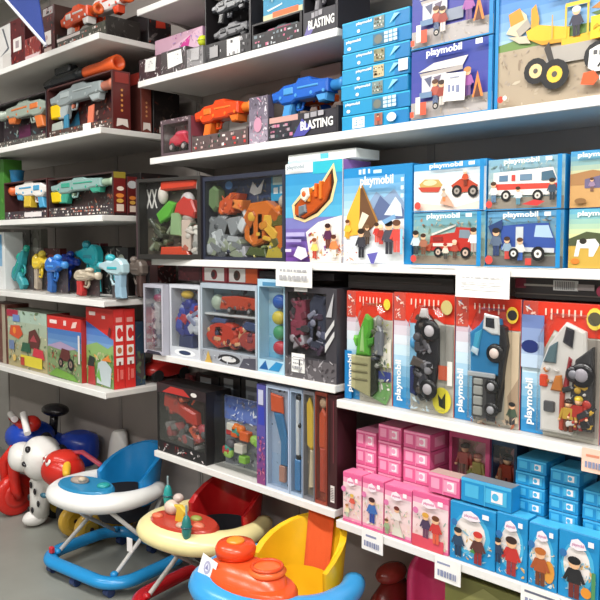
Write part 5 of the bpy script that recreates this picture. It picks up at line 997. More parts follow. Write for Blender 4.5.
# --- third shelf
Yc = 1.695
x0, x1, h = lslot(-12, 3.8, 160, L3, Yc)
carton('green_toy_box', 'green edged box at the left end of the third blaster shelf', 'toy box', x0, x1, L3, h, Yc, .1, '#3c7c2c', [busy(120, 16, ['#5c9c3c', '#2c4c24', '#8cac5c', '#203018'], .07)], side_col='#4c8c34')
x0, x1, h = lslot(4.3, 47.5, 180, L3, Yc)
o = blaster_pack('display pack with a white and orange blaster, under a blue cup', x0, x1, L3, h, Yc, .09, '#4c2c2c', [busy(121, 60, ['#5c2c2c', '#8c3c34', '#2c2428', '#3c3c50', '#6c5c54'], .08)],
    [dict(at=(.06, .28, .98, 1.0), body='p#e8e4e0', accent='p#4ca0cc', tip='p#e06c3c', th=.05, y=-.012, flip=True, mag='p#d8b83c')], lip=[('r', 0, 0, 1, 1, '#3c3238'), busy(122, 40, ['#e8e4e4', '#8ca4a0', '#2c3458', '#a8485c', '#d8c8b8'], .24), ('r', .5, .2, .9, .8, '#ded8d8')], side_col='#4c2024', lip_h=.045)
t = thing('toy_cup', 'blue plastic cup standing on the white and orange blaster pack', 'toy', (atY(17, 175, Yc+.045).x, Yc+.045, L3+h))
m = MB(); m.lathe([(.026, 0), (.03, .002), (.036, .06), (.038, .062), (.034, .062), (.028, .01)], (0, 0, 0), (0, 0, 1), 'p#3488bc', 20); m.build('cup', t)
m = MB(); m.tube([(.0375*math.cos(2*PI*i/20), .0375*math.sin(2*PI*i/20), .061) for i in range(20)], .002, 'p#2874a8', 6, True); m.build('rim', t)
x0, _, _ = lslot(48.5, 100, 175, L3, Yc); hC = atX(117, 171, XE).z-L3
SP3 = [('r', 0, 0, 1, 1, '#6c1a18'), ('r', 0, .86, 1, 1, '#8c7c28'), ('e', .55, .62, .3, .05, '#e0d0c0'), ('e', .5, .46, .34, .05, '#d88038'), ('e', .5, .34, .3, .05, '#d0a048'), ('r', .2, .1, .8, .26, '#d8c4b4'), ('r', 0, 0, 1, .07, '#2c1c1c')]
o = blaster_pack('display pack with a teal and grey blaster, right end of the third blaster shelf', x0, XE, L3, hC, Yc, .06, '#3c2c2c', [busy(123, 100, ['#4c3430', '#8c4434', '#2a2426', '#7c847c', '#5c6c68', '#a86c54'], .06), ('r', 0, .75, .5, 1, '#a8482c')],
    [dict(at=(.02, .36, .98, .98), body='p#86a6a2', accent='p#3c9c84', tip='p#a8c0a4', mag='p#e4c414', mag_u=-.01, th=.045, y=-.005)], lip=[('r', 0, 0, 1, 1, '#383034'), busy(124, 64, ['#e8e4e0', '#b8a89c', '#2a262a', '#8c9890', '#b0604c', '#d8d0c4'], .24)], side=SP3, side_col='#6c1a18', lip_h=.05)
carton('blaster_box', 'dark red spined box, second row behind the teal blaster pack', 'toy box', XE-.5, XE, L3, atX(128, 176, XE).z-L3, 1.762, .05, '#4c2024', [], side=[('e', .5, .8, .5, .1, '#b0b0b0')]+SP3[3:], side_col='#5c1a1a')
carton('blaster_box', 'black box at the back of the third blaster shelf', 'toy box', XE-.5, XE, L3, .19, 1.83, .2, '#1e1818', [busy(126, 10, ['#2c2424'], .1)], side=[busy(125, 20, ['#2c2020', '#4c2420', '#141010'], .07)], side_col='#1c1414')
# --- fourth shelf: water pistols, each on a clear-topped base card
def pistol(label, px, py, w, h, cols, rz=0, Y=1.70, flip=False, zb=L4, tilt=0):
    """px, py: middle of the toy; w long, h high"""
    p = atY(px, py, Y); body, grip, tank = cols
    o = thing('water_pistol', label, 'water pistol', (p.x, Y+.02, zb), rz, 'water pistols on the fourth shelf'); s = -1 if flip else 1
    cw = min(w*.42, .06)
    m = MB(); m.box(-cw, cw, -.024, .03, 0, .004, '#8c8884'); m.box(-cw, cw, .026, .03, .004, h*.8, '#4c4648'); m.face((-cw, -.024, .004), (cw*2, 0, 0), (0, .05, 0)); m.art([busy(int(px)*3, 16, ['#d8d4d0', '#3c3c40', '#a8604c', '#5c7c6c'], .2)])
    m.face((-cw, .026, .004), (cw*2, 0, 0), (0, 0, h*.8-.004)); m.art([busy(int(px)*5, 14, ['#6c6464', '#8c8480', '#3c3638', '#7c4c48'], .08)]); m.build('backing_card', o)
    X = lambda u: s*u*w; Z = lambda v: v*h
    T = Matrix.Translation((0, 0, h*.55+abs(tilt)*.026)) @ Matrix.Rotation(tilt, 4, 'Y') @ Matrix.Translation((0, 0, -h*.55))
    def B(): m = MB(); m.T = T; return m
    P = lambda q: [(X(u), Z(v)) for u, v in q]
    m = B(); m.prism(P([(-.5,.62),(-.5,.8),(-.4,.9),(-.22,.94),(-.05,.86),(.16,.88),(.3,.84),(.5,.8),(.5,.7),(.3,.66),(.12,.58),(-.1,.56),(-.34,.54)]), -.022, .022, body, .008); m.box(X(-.3), X(.1), -.025, 0, Z(.68), Z(.74), tank, .002); m.build('body', o)
    m = B(); m.prism(P([(-.4,.56),(-.12,.57),(-.16,.4),(-.14,.2),(-.18,.03),(-.42,.05),(-.38,.3)]), -.018, .018, grip, .006); m.build('grip', o)
    m = B(); m.tube([(X(-.14), 0, Z(.36)), (X(.04), 0, Z(.34)), (X(.12), 0, Z(.46)), (X(.1), 0, Z(.6))], .006, body, 8); m.build('trigger_guard', o)
    m = B(); m.prism(P([(-.06,.57),(.0,.57),(-.02,.44),(-.06,.42)]), -.006, .006, tank, .002); m.build('trigger', o)
    m = B(); m.ell((X(.14), 0, Z(.93)), (.15*w, .02, .09*h), tank, 14, 9); m.build('water_tank', o)
    m = B(); m.lathe([(.012, 0), (.017, .006), (.017, .022), (.01, .028)], (X(.49), 0, Z(.75)), (s, 0, 0), tank, 12); m.build('nozzle', o)
    return o
for k, (a, b, pt, lab, c) in enumerate(((14, 30, 226, 'grey card hanging pack behind the teal water pistol', '#6c6c68'), (31, 41, 226, 'narrow grey pack behind the yellow water pistol', '#7c7c74'), (88, 101, 243, 'dark red card pack behind the cyan water pistol', '#6c2c34'), (102, 115, 246, 'black card pack with a pale face, middle one behind the pistols', '#2c2a2a'), (116, 128, 247, 'black card pack with a pale face, right one behind the pistols', '#2c2a2a'), (44, 60, 248, 'dark maroon card pack behind the dark blue water pistol', '#4c1c20'))):
    x0, x1, h = lslot(a, b, pt, L4, 1.86); h = min(h, L3-.04-L4)
    carton('carded_toy', lab, 'toy pack', x0, x1, L4, h, 1.86, .04, c, [busy(130+k, 18, ['#8c8884', '#54504c', '#a89c98', '#383434', c], .08), ('e', .5, .72, .3, .14, ['#8c9090', '#a4a49c', '#983c48', '#b0b4a8', '#a8b0a0', '#8c3c34'][k])], side_col=c)
x0, x1, h = lslot(-12, 4.6, 232, L4, 1.69)
carton('white_toy_box', 'white and blue box at the left end of the water pistol shelf', 'toy box', x0, x1, L4, h, 1.69, .1, '#d8dcdc', [('g', 0, .4, .86, .96, '#8cb4d0', '#3c88b8', 4), busy(129, 12, ['#c8b0a0', '#a87c6c', '#dce0e0'], .08, 0, 0, .86, .5)], side_col='#d0d4d4')
pistol('teal green water pistol standing muzzle up, leftmost on its shelf', 19, 271, .2, .16, ('p#2c8c94', 'p#3c98a0', 'p#1c9c88'), tilt=-.85, Y=1.71)
pistol('yellow water pistol with a grey grip beside the teal one', 37, 262, .12, .2, ('p#e0c034', 'p#a89c8c', 'p#e8d050'), Y=1.735)
pistol('bright blue water pistol, third from the left', 52, 272, .15, .185, ('p#2c6cc0', 'p#3464a8', 'p#4890d8'), Y=1.68)
pistol('dark blue water pistol behind the bright blue one', 65, 270, .14, .2, ('p#1c3ca0', 'p#2444ac', 'p#1c3080'), Y=1.755)
pistol('cyan water pistol, standing highest behind the beige one', 86, 262, .19, .25, ('p#28b0bc', 'p#3cbcc4', 'p#2c94a4'), Y=1.80, flip=True)
pistol('beige and red water pistol at the front of its shelf', 83, 285, .17, .13, ('p#b4a894', 'p#b83434', 'p#c4b8a4'), Y=1.672)
pistol('pale cyan and white water pistol, right of the beige and red one', 110, 278, .19, .19, ('p#a8c4cc', 'p#8cacc0', 'p#38a8b4'), Y=1.68, flip=True)
pistol('grey brown water pistol with a dark grip, right end of its shelf', 133, 280, .13, .18, ('p#7c7068', 'p#54403c', 'p#8c8078'), Y=1.79, flip=True)
carton('carded_toy', 'dark red and grey card pack at the right end behind the pistols', 'toy pack', XE-.2, XE, L4, .16, 1.91, .1, '#4c2c2c', [], side=[busy(139, 24, ['#6c3434', '#8c8480', '#2c2020', '#a84c44'], .08)], side_col='#3c2424')
# --- lowest shelf: red boxes
Ye = 1.66
x0, x1, h = lslot(-14, 7, 303, L5, Ye)
carton('red_toy_box', 'dark brown red box at the left end of the red box shelf', 'toy box', x0, x1, L5, h, Ye, .12, '#6c4038', [busy(140, 22, ['#7c5048', '#5c3830', '#8c7c6c', '#4c2c28'], .07), ('r', .8, 0, .96, 1, '#a89c88')], side_col='#6c3c34')
x0, x1, h = lslot(7.8, 47, 311, L5, Ye)
carton('red_toy_box', 'box picturing an orange machine above a yellow strip, left of the farm boxes', 'toy box', x0, x1, L5, h, Ye, .12, '#8c9484', [('g', 0, 0, 1, 1, '#a89868', '#a8c4b8', 5), busy(141, 70, ['#8ca488', '#c8b488', '#5c7454', '#a8b8a8', '#d8d0b0', '#4c6050'], .05), ('r', 0, .88, .3, 1, '#a82440'), ('r', .16, .8, .34, .92, '#6c88c0'), ('p', [(.06,.56),(.1,.72),(.34,.74),(.42,.6),(.3,.5)], '#d0502c'), ('o', .2, .64, .06, '#e88c34'), ('p', [(.55,.4),(.58,.66),(.74,.72),(.86,.56),(.8,.36)], '#5c2c28'), ('p', [(.6,.5),(.7,.62),(.78,.5)], '#a8444c'), ('p', [(.36,.3),(.42,.46),(.6,.46),(.62,.3)], '#2c5c44'), ('p', [(.66,.26),(.7,.4),(.92,.38),(.96,.22)], '#c83444'), ('r', .36, .06, .9, .24, '#d8c838'), ('r', .36, .06, .46, .2, '#b03c30'), ('r', .06, .3, .2, .46, '#6c80a8'), ('o', .2, .16, .06, '#d8b868')], side_col='#a83434')
x0, x1, h = lslot(47.6, 81.5, 317, L5, Ye)
carton('red_toy_box', 'red topped box picturing a purple sky farm, left of the tallest red box', 'toy box', x0, x1, L5, h, Ye, .06, '#b42c28', [('g', 0, .35, 1, .8, '#98b8d0', '#3c6cb0', 5), ('r', 0, .8, 1, 1, '#c82c28')]+[('r', .08, .88, .3, .94, '#ecd8d4'), ('r', .5, .87, .58, .95, '#e8d0cc'), ('p', [(.72,.84),(.78,.94),(.9,.96),(.86,.86)], '#e8c4bc'), ('p', [(0,.48),(.5,.58),(1,.46),(1,0),(0,0)], '#7c9468'), ('p', [(0,.5),(.4,.6),(.9,.52),(.5,.46)], '#a894b4'), busy(142, 60, ['#8c9c6c', '#5c7c44', '#a8a478', '#a84c3c', '#54503c', '#c8b498'], .05, 0, 0, .96, .46), ('p', [(.36,.3),(.46,.5),(.68,.48),(.72,.3)], '#5c2a28'), ('w', .42, .26, .08, '#8c7468'), ('w', .72, .26, .1, '#8c7468'), ('p', [(.06,.02),(.3,.16),(.8,.1),(.96,0)], '#6c9c3c'), ('r', .95, .3, 1, .75, '#e0d8d4')], side_col='#a82c28', top_col='#b43430')
xq = x1; x0, _, _ = lslot(82.2, 100, 330, L5, Yc-.012); x0 = max(x0, xq+.002); Yd = 1.683; hD = atX(117, 309, XE).z-L5
side5 = [('r', 0, 0, 1, 1, '#d02e2a'), ('r', .2, .84, .8, .9, '#e89c94'), ('r', .16, .6, .84, .8, '#ece6e0'), ('e', .52, .7, .24, .07, '#d02e2a'), ('r', .5, .66, .84, .72, '#d02e2a'), ('r', .16, .42, .84, .55, '#ece6e0'), ('e', .5, .485, .22, .04, '#b86838'), ('r', .16, .3, .84, .39, '#ece6e0'), ('r', .4, .3, .6, .345, '#7c3c34'), ('r', .2, .1, .36, .26, '#e07068'), ('r', .5, .12, .8, .24, '#e07068')]
carton('red_toy_box', 'tallest red box picturing a green farm under a blue sky, right end front', 'toy box', x0, XE, L5, hD, Yd, .052, '#c82c28', [('g', 0, .3, 1, .82, '#a8c8dc', '#2c5cb0', 6), ('p', [(0,.82),(1,.62),(1,1),(0,1)], '#d02e28'), ('r', .12, .9, .36, .95, '#f0dcd8'), ('r', .6, .87, .72, .91, '#e8ccc8'), ('p', [(0,.5),(.4,.56),(.8,.5),(1,.56),(1,.3),(0,.3)], '#88ac68'), ('r', 0, 0, 1, .34, '#6c8c50'), busy(143, 40, ['#8cac5c', '#4c7c3c', '#a8b47c', '#c8c0a0', '#d8a858'], .05, 0, .0, 1, .44), ('p', [(.06,.0),(.1,.28),(.3,.34),(.36,0)], '#a83434'), ('p', [(.06,.24),(.14,.38),(.34,.36),(.3,.24)], '#2c3430'), ('p', [(.4,.04),(.46,.3),(.7,.36),(.96,.26),(.9,.02)], '#b8c4c8'), ('p', [(.4,.12),(.5,.24),(.58,.06)], '#6cac4c'), ('p', [(.6,.34),(.84,.42),(.96,.34)], '#d88438'), ('p', [(.84,.68),(.9,.78),(.96,.76),(.92,.64)], '#6c2428')], side=side5, side_col='#d02e2a', top_col='#c82c28')
carton('red_toy_box', 'second tallest red box, directly behind the green farm box', 'toy box', x0, XE, L5, hD-.002, Yd+.0535, .052, '#c82c28', [], side=side5, side_col='#d02e2a', top_col='#c82c28')
carton('blue_toy_box', 'dark teal box standing behind the two tallest red boxes', 'toy box', XE-.3, XE-.01, L5, hD*.82, Yd+.112, .05, '#2c3c50', [], side=[('r', .1, .1, .9, .5, '#4c4040'), busy(144, 12, ['#3c5060', '#5c6c50'], .06)], side_col='#2c4054')
t = thing('toy_car', 'small red toy car at the right end of the red box shelf', 'toy car', (XE-.08, 1.985, L5))
m = MB(); m.loft([[(-.07+.0*i, .12*math.cos(2*PI*i/20)*f, .035+g+.03*math.sin(2*PI*i/20)*f) for i in range(20)] for f, g in ((.6, .02),)]+[[(x, .12*math.cos(2*PI*i/20)*f, .05+.038*math.sin(2*PI*i/20)*f) for i in range(20)] for x, f in ((-.06, .9), (0, 1), (.05, .95), (.07, .7))], 'p#b82824'); m.build('body', t)
m = MB(); m.ell((-.0, .01, .085), (.055, .07, .045), 'p#c83028', 14, 9); m.build('cabin', t)
for sy in (-.07, .07):
    for sx in (-.06, .06):
        m = MB(); m.cyl((sx-.012, sy, .028), (sx+.012, sy, .028), .028, 'r#1c1c1e'); m.build('wheel', t)
# --- blue pennant with a white edge, hung from the ceiling in front of the top left corner
a = atY(3, -4, 1.45); b = atY(46, 46, 1.45); c = atY(38, -6, 1.45)
t = thing('pennant', 'blue pennant with a white edge hanging at the top left corner', 'banner', (b.x, 1.45, b.z))
def rel(p): return (p.x-b.x, p.z-b.z)
A, B_, C_ = rel(a), (0, 0), rel(c)
up = (C_[0]-.0, C_[1]+.12); up2 = (A[0]-.09, A[1]+.1)
m = MB(); m.prism([B_, C_, up, up2, A], -.002, .002, 'f#1c3680', 0)
m.face((0, -.0022, 0), (1, 0, 0), (0, 0, 1)); m.build('cloth', t)
m = MB(); m.tube([(0.0, 0, .004), (A[0], 0, A[1]), (up2[0], 0, up2[1])], .008, 'p#d4d6dc', 8); m.build('white_edge', t)
m = MB(); m.tube([(up2[0], 0, up2[1]), (up2[0], 0, RZ-b.z)], .002, 'p#c8c8c8', 6); m.tube([(up[0]-.01, 0, up[1]-.01), (up[0]-.01, 0, RZ-b.z)], .002, 'p#c8c8c8', 6); m.build('cord', t)
# ------------------------------------------------------------------ floor toys: baby walkers
def rr(w, d, r, n=6, z=0):
    """rounded rectangle path, counter-clockwise"""
    o = []
    for cx, cy, a0 in ((w/2-r, -d/2+r, -PI/2), (w/2-r, d/2-r, 0), (-w/2+r, d/2-r, PI/2), (-w/2+r, -d/2+r, PI)):
        for i in range(n+1):
            a = a0+PI/2*i/n; o.append((cx+r*math.cos(a), cy+r*math.sin(a), z))
    return o
def walker(label, loc, rz, ring, tray, panel, seat, kind, zt=.385):
    o = thing('baby_walker', label, 'baby walker', loc, rz, 'baby walkers on the floor')
    W, D = .585, .5; kx = 1.1 if kind == 'orange' else 1.0
    m = MB(); path = rr(W-.06, D-.06, .12, 8, .062)
    m.tube(path, [(.034, .026)]*len(path), ring, 12, True); m.build('base_ring', o)
    for x, y in ((-.2, -.2), (.0, -.222), (.2, -.2), (-.2, .2), (.2, .2), (.0, .222)):
        m = MB(); m.cyl((x-.016, y, .022), (x+.016, y, .022), .022, 'p#2c3c68' if kind == 'blue' else 'p#33343c', n=14); m.cyl((x, y, .03), (x, y, .05), .012, ring, n=8); m.build('wheel', o)
    for sx in (-1, 1):
        for sy in (-1, 1):
            m = MB(); m.tube([(sx*.2, sy*.17, .08), (sx*.19, -sy*.03, .22), (sx*.16, -sy*.16, zt-.03)], .0095, 'p#dddcd8' if kind != 'orange' else 'p#c8c8c8', 8)
            m.ell((sx*.2, sy*.17, .088), (.018, .018, .014), ring, 10, 6); m.build('leg', o)
    # tray: swept oval body, fat at the front, thin arms at the back
    n = 36; P = []; RR = []
    for i in range(n):
        a = PI*.80+PI*1.40*i/(n-1); c, s = math.cos(a), math.sin(a)
        f = max(0, -s)
        P.append((.205*kx*math.copysign(abs(c)**.8, c), .205*math.copysign(abs(s)**.85, s)-.01, zt+.004*f)); RR.append((.046+.036*f**1.2-.012*max(0, s)**.5, .036+.01*f-.008*max(0, s)**.5))
    m = MB(); m.tube(P, RR, tray, 14); m.build('tray', o)
    # play panel on the front of the tray
    m = MB(); R0 = []
    for z, k in ((zt+.0, 1.0), (zt+.047, 1.0), (zt+.056, .94)):
        R0.append([(.16*k*math.cos(2*PI*i/28), -.155+.092*k*math.sin(2*PI*i/28), z) for i in range(28)])
    m.loft(R0, panel); m.build('play_panel', o)
    # seat shell: curved back with wings and a sling
    m = MB(); rings = []
    def wall(t, zz, lean):
        A = -.18+t*(PI+.36); r = .155
        return Vector((r*math.cos(A), .06+(r+lean)*math.sin(A), zz))
    N = 17; top = [.045+(.095 if kind == 'orange' else .118)*math.sin(PI*min(1, max(0, (i/(N-1)-.02)/.96)))**.7 for i in range(N)]
    for off in (0, .022):
        pass
    out = []; 
    for lev in range(7):
        q = lev/6; row = []
        for i in range(N): row.append(wall(i/(N-1), zt-.07+(top[i]+.07)*q, .05*q))
        for i in reversed(range(N)):
            v = wall(i/(N-1), zt-.07+(top[i]+.07)*q-.004*q, .05*q); v2 = Vector((v.x*.86, .06+(v.y-.06)*.86, v.z)); row.append(v2)
        out.append(row)
    m.loft(out, seat, True, True); m.build('seat_back', o)
    if kind == 'orange':
        m = MB(); rows = []
        for lev in range(7):
            q = lev/6; row = []
            for i in range(7):
                t = .38+.24*i/6; v = wall(t, zt-.05+(.2+.05)*q, .05*q); row.append(Vector((v.x*.845, .06+(v.y-.06)*.845, v.z)))
            for i in reversed(range(7)):
                t = .38+.24*i/6; v = wall(t, zt-.05+(.2+.05)*q, .05*q); row.append(Vector((v.x*.83, .06+(v.y-.06)*.83, v.z)))
            rows.append(row)
        m.loft(rows, 'f#dc5a26'); m.build('seat_panel', o)
    m = MB(); m.loft([[(.135*k*math.cos(2*PI*i/22), .05+.135*k*math.sin(2*PI*i/22), z) for i in range(22)] for k, z in ((1, zt-.03), (.97, zt-.1), (.8, zt-.15), (.4, zt-.165))], seat if kind == 'orange' else 'f#23242c', False, True); m.build('seat_sling', o)
    return o
def spinner(o, x, y, z, col):
    m = MB(); m.cyl((x, y, z-.02), (x, y, z+.13), .004, 'p#8ca4a8', n=8); m.ell((x, y, z+.045), (.019, .019, .05), col, 14, 9); m.tube([(x+.0195*math.cos(2*PI*i/18), y+.0195*math.sin(2*PI*i/18), z+.05) for i in range(18)], .003, 'p#2c5c68', 6, True); m.build('spinner_toy', o)
def W(o, name, fn):
    m = MB(); fn(m); return m.build(name, o)

w1 = walker('white and blue baby walker, leftmost of the three', (-2.975, 1.785, 0), .14, 'p#2490d0', 'p#e8e8e6', 'p#2c88b8', 'p#1c86c8', 'blue')
zt = .385
W(w1, 'rattle', lambda m: (m.ell((-.05, -.15, zt+.062), (.05, .035, .016), 'p#a8988c', 14, 8), m.ell((-.02, -.16, zt+.074), (.02, .02, .012), 'p#c8b49c', 10, 6)))
W(w1, 'play_button', lambda m: m.ell((.09, -.13, zt+.06), (.03, .03, .012), 'p#2c9c9c', 12, 7))
W(w1, 'badge', lambda m: m.ell((-.16, -.262, zt+.0), (.022, .012, .012), 'p#2c5c70', 12, 7))
W(w1, 'clip', lambda m: (m.box(-.212, -.188, -.21, -.19, .09, .12, 'p#c8303c', .004)))
w2 = walker('cream and red baby walker, middle of the three', (-2.315, 1.83, 0), .16, 'p#b81c24', 'p#eee0a4', 'p#b83c2c', 'p#b4181c', 'red')
W(w2, 'play_figure', lambda m: (m.prism([(-.03, zt+.05), (-.02, zt+.1), (-.035, zt+.115), (0, zt+.12), (.03, zt+.1), (.02, zt+.08), (.03, zt+.05)], -.18, -.16, 'p#dcb83c', .004),))
W(w2, 'rattle', lambda m: (m.ell((-.09, -.13, zt+.08), (.035, .03, .03), 'p#d8c4b4', 12, 8), m.ell((-.075, -.11, zt+.115), (.022, .022, .018), 'p#c8b8b0', 10, 7)))
for bx, by, bc in ((-.115, -.185, 'p#d86c4c'), (.09, -.17, 'p#d8785c'), (.035, -.205, 'p#c8a890'), (.03, -.12, 'p#98a050')): W(w2, 'play_button', lambda m: m.ell((bx, by, zt+.058), (.026, .02, .011), bc, 12, 7))
spinner(w2, .1, -.245, zt+.03, 'p#2c7c78'); spinner(w2, -.185, -.06, zt+.04, 'p#2c9c98')
W(w2, 'tag', lambda m: m.box(-.215, -.185, -.255, -.253, zt-.085, zt-.03, '#e8e4e4'))
w3 = walker('blue baby walker with an orange car console and yellow seat, rightmost of the three', (-1.685, 1.625, 0), .14, 'p#d8342c', 'p#3c9ad8', 'p#e05424', 'p#e8b820', 'orange', .422)
zt = .422
def console(m):
    R0 = []
    for z, k, y in ((zt+.04, 1, -.15), (zt+.075, .92, -.145), (zt+.092, .6, -.14)):
        R0.append([(-.03+.15*k*math.cos(2*PI*i/28), y+.085*k*math.sin(2*PI*i/28), z) for i in range(28)])
    m.loft(R0, 'p#e4582a')
W(w3, 'console', console)
W(w3, 'horn', lambda m: (m.lathe([(.05, 0), (.062, .008), (.066, .03), (.058, .046), (.02, .052)], (-.1, -.12, zt+.088), (0, 0, 1), 'p#e0481c', 24),))
W(w3, 'horn_button', lambda m: m.ell((-.1, -.12, zt+.141), (.03, .03, .01), 'p#f08c28', 16, 8))
W(w3, 'steering_pad', lambda m: (m.lathe([(.055, 0), (.06, .01), (.045, .022), (.02, .024)], (.045, -.14, zt+.08), (.0, 0, 1), 'p#ec6c34', 22), m.tube([(.045+.046*math.cos(2*PI*i/22), -.14+.046*math.sin(2*PI*i/22), zt+.103) for i in range(22)], .006, 'p#d84c20', 6, True)))
def lbl(m):
    m.T = Matrix.Translation((-.15, -.195, zt+.066)) @ Matrix.Rotation(-.32, 4, 'Z') @ Matrix.Rotation(-.35, 4, 'X')
    m.box(-.048, .048, -.002, .0, -.03, .03, '#f0f0ee', .001); m.face((-.048, -.002, -.03), (.096, 0, 0), (0, 0, .06))
    m.art([('o', .5, .5, .34, '#b0b0cc'), ('o', .5, .5, .2, '#e4e4f0'), ('p', [(.4,.4),(.5,.7),(.6,.4)], '#8c8cb4')])
W(w3, 'label', lbl)
def lbl2(m):
    m.T = Matrix.Translation((.0, -.291, zt+.0)) @ Matrix.Rotation(-.2, 4, 'X')
    m.box(-.05, .05, -.002, .004, -.022, .022, 'p#2c86c8', .004); m.face((-.045, -.0022, -.02), (.09, 0, 0), (0, 0, .04)); m.art([('o', .3, .5, .34, '#e8f0f4'), ('o', .62, .55, .36, '#e8f0f4'), ('o', .3, .5, .16, '#3c88c0'), ('o', .64, .55, .16, '#3c88c0')])
W(w3, 'badge', lbl2)

# ------------------------------------------------------------------ ride-on toys under the left bay
def wheel(o, x, y, r, w, tire, hub, z=None):
    m = MB(); z = r if z is None else z
    m.lathe([(r*.5, -w/2), (r*.92, -w/2), (r, -w*.3), (r, w*.3), (r*.92, w/2), (r*.5, w/2)], (x, y, z), (1, 0, 0), tire, 24)
    p = m.build('wheel', o)
    h = MB()
    for s in (1, -1): h.lathe([(r*.62, w*.3), (r*.6, w*.56), (r*.42, w*.5), (r*.2, w*.62), (r*.02, w*.6)], (x, y, z), (s, 0, 0), hub, 20)
    h.cyl((x+w*.6, y, z), (x+w*.66, y, z), r*.14, 'p#3c2c28', n=12); h.build('hub_cap', p)
# spotted dog ride-on
d = thing('ride_on_toy', 'white spotted dog ride-on toy with a blue seat', 'ride-on toy', (-3.70, 1.905, 0), 0, 'ride-on toys under the left bay')
def dog_body(m):
    sec = [(-.16, .34, .045, .05), (-.13, .26, .055, .07), (-.06, .24, .075, .075), (.05, .25, .085, .07), (.12, .27, .085, .065), (.18, .28, .06, .05)]
    m.loft([[(hx*math.cos(2*PI*i/18), y, z+hz*math.sin(2*PI*i/18)) for i in range(18)] for y, z, hx, hz in sec], 'p#e8e6e2')
    m.tube([(0, -.08, .33), (-.005, -.12, .24), (-.02, -.12, .15), (-.03, -.12, .06)], [.065, .058, .052, .05], 'p#e8e6e2', 14)
    m.ell((-.04, -.14, .045), (.05, .07, .042), 'p#e8e6e2', 14, 8)
W(d, 'body', dog_body)
def dog_head(m):
    m.T = Matrix.Translation((-.0, -.14, .372)) @ Matrix.Rotation(.35, 4, 'Y') @ Matrix.Rotation(-.35, 4, 'Z')
    m.ell((.02, .02, .02), (.115, .1, .105), 'p#eceae6', 18, 12, .82); m.ell((-.09, -.06, -.045), (.085, .075, .072), 'p#eceae6', 16, 10, .85)
hd = W(d, 'head', dog_head)
HT = Matrix.Translation((-.0, -.14, .372)) @ Matrix.Rotation(.35, 4, 'Y') @ Matrix.Rotation(-.35, 4, 'Z')
for nm_, c_, r3 in (('eye', (.075, -.068, .02), (.02, .018, .012)), ('spot', (.05, -.06, .09), (.022, .016, .016)), ('nose', (-.16, -.08, -.03), (.016, .02, .016))):
    m = MB(); m.T = HT; m.ell(c_, r3, 'p#1f1e22', 10, 7); m.build(nm_, hd)
for c_, r3 in (((.085, -.05, .39), (.022, .045, .06)), ((-.1, -.04, .43), (.02, .04, .05))): W(d, 'ear', lambda m: m.ell(c_, r3, 'p#26262a', 12, 8))
for c_ in ((.03, -.172, .21), (-.05, -.168, .16), (-.01, -.17, .1), (.03, -.155, .14), (-.06, -.165, .09), (.0, -.178, .24)): W(d, 'spot', lambda m: m.ell(c_, (.014, .006, .018), 'p#202024', 8, 6))
W(d, 'seat', lambda m: (m.loft([[(.12*k*math.cos(2*PI*i/22)+.03, .09+.1*k*math.sin(2*PI*i/22), z) for i in range(22)] for k, z in ((.8, .31), (1, .36), (1, .43), (.9, .465), (.5, .48))], 'p#1c3ca0')))
for x in (-.085, .085): wheel(d, x+.01, -.0, .085, .045, 'r#1a1a1c', 'p#c8a838')
for x in (-.09, .09): wheel(d, x, .12, .085, .045, 'r#1a1a1c', 'p#c8a838')
# red headed ride-on
r_ = thing('ride_on_toy', 'ride-on toy with a round red head, yellow handle and white backrest', 'ride-on toy', (-3.39, 1.905, 0), 0, 'ride-on toys under the left bay')
W(r_, 'body', lambda m: (m.loft([[(hx*math.cos(2*PI*i/18), y, z+hz*math.sin(2*PI*i/18)) for i in range(18)] for y, z, hx, hz in [(-.15, .3, .05, .05), (-.1, .25, .07, .075), (0, .24, .085, .08), (.1, .26, .085, .07), (.17, .29, .06, .05)]], 'p#e4e2de'), m.ell((.04, -.02, .3), (.03, .05, .03), 'p#e4e2de', 12, 8)))
W(r_, 'head', lambda m: (m.ell((-.03, -.14, .375), (.115, .105, .088), 'p#c8281e', 20, 12), m.ell((-.03, -.14, .43), (.085, .085, .045), 'p#d03226', 16, 9)))
for x in (-.08, -.025):
    W(r_, 'eye', lambda m: (m.lathe([(.016, 0), (.024, .004), (.012, .008)], (x, -.205-(.012 if x > -.05 else 0), .43), (x*.8-.02, -1, .6), 'p#ece8e4', 16), m.ell((x-.002, -.213-(.012 if x > -.05 else 0), .436), (.008, .006, .008), 'p#a83430', 8, 6)))
W(r_, 'handle', lambda m: (m.cyl((.03, -.15, .42), (.1, -.19, .395), .024, 'p#e8b838', .018, 14), m.ell((.1, -.19, .395), (.018, .018, .018), 'p#e8b838', 10, 7)))
W(r_, 'handlebar', lambda m: m.tube([(-.04, -.1, .45), (.06, -.08, .47), (.2, -.06, .43)], .012, 'p#d05468', 10))
W(r_, 'backrest', lambda m: m.loft([[(.085*k*math.cos(2*PI*i/20), .15+.035*math.sin(2*PI*i/20)+lean, z) for i in range(20)] for k, z, lean in ((.9, .3, 0), (1, .38, .005), (.85, .46, .012), (.6, .51, .017), (.25, .525, .019))], 'p#dcdad6'))
for c_ in ((.055, -.05, .312), (.072, .05, .3), (.03, .115, .38)): W(r_, 'spot', lambda m: m.ell(c_, (.016, .008, .014), 'p#202024', 8, 6))
for x in (-.085, .075):
    wheel(r_, x, -.06, .08, .04, 'p#c8a03c', 'p#b8922c'); wheel(r_, x, .115, .08, .04, 'p#c8a03c', 'p#b8922c')
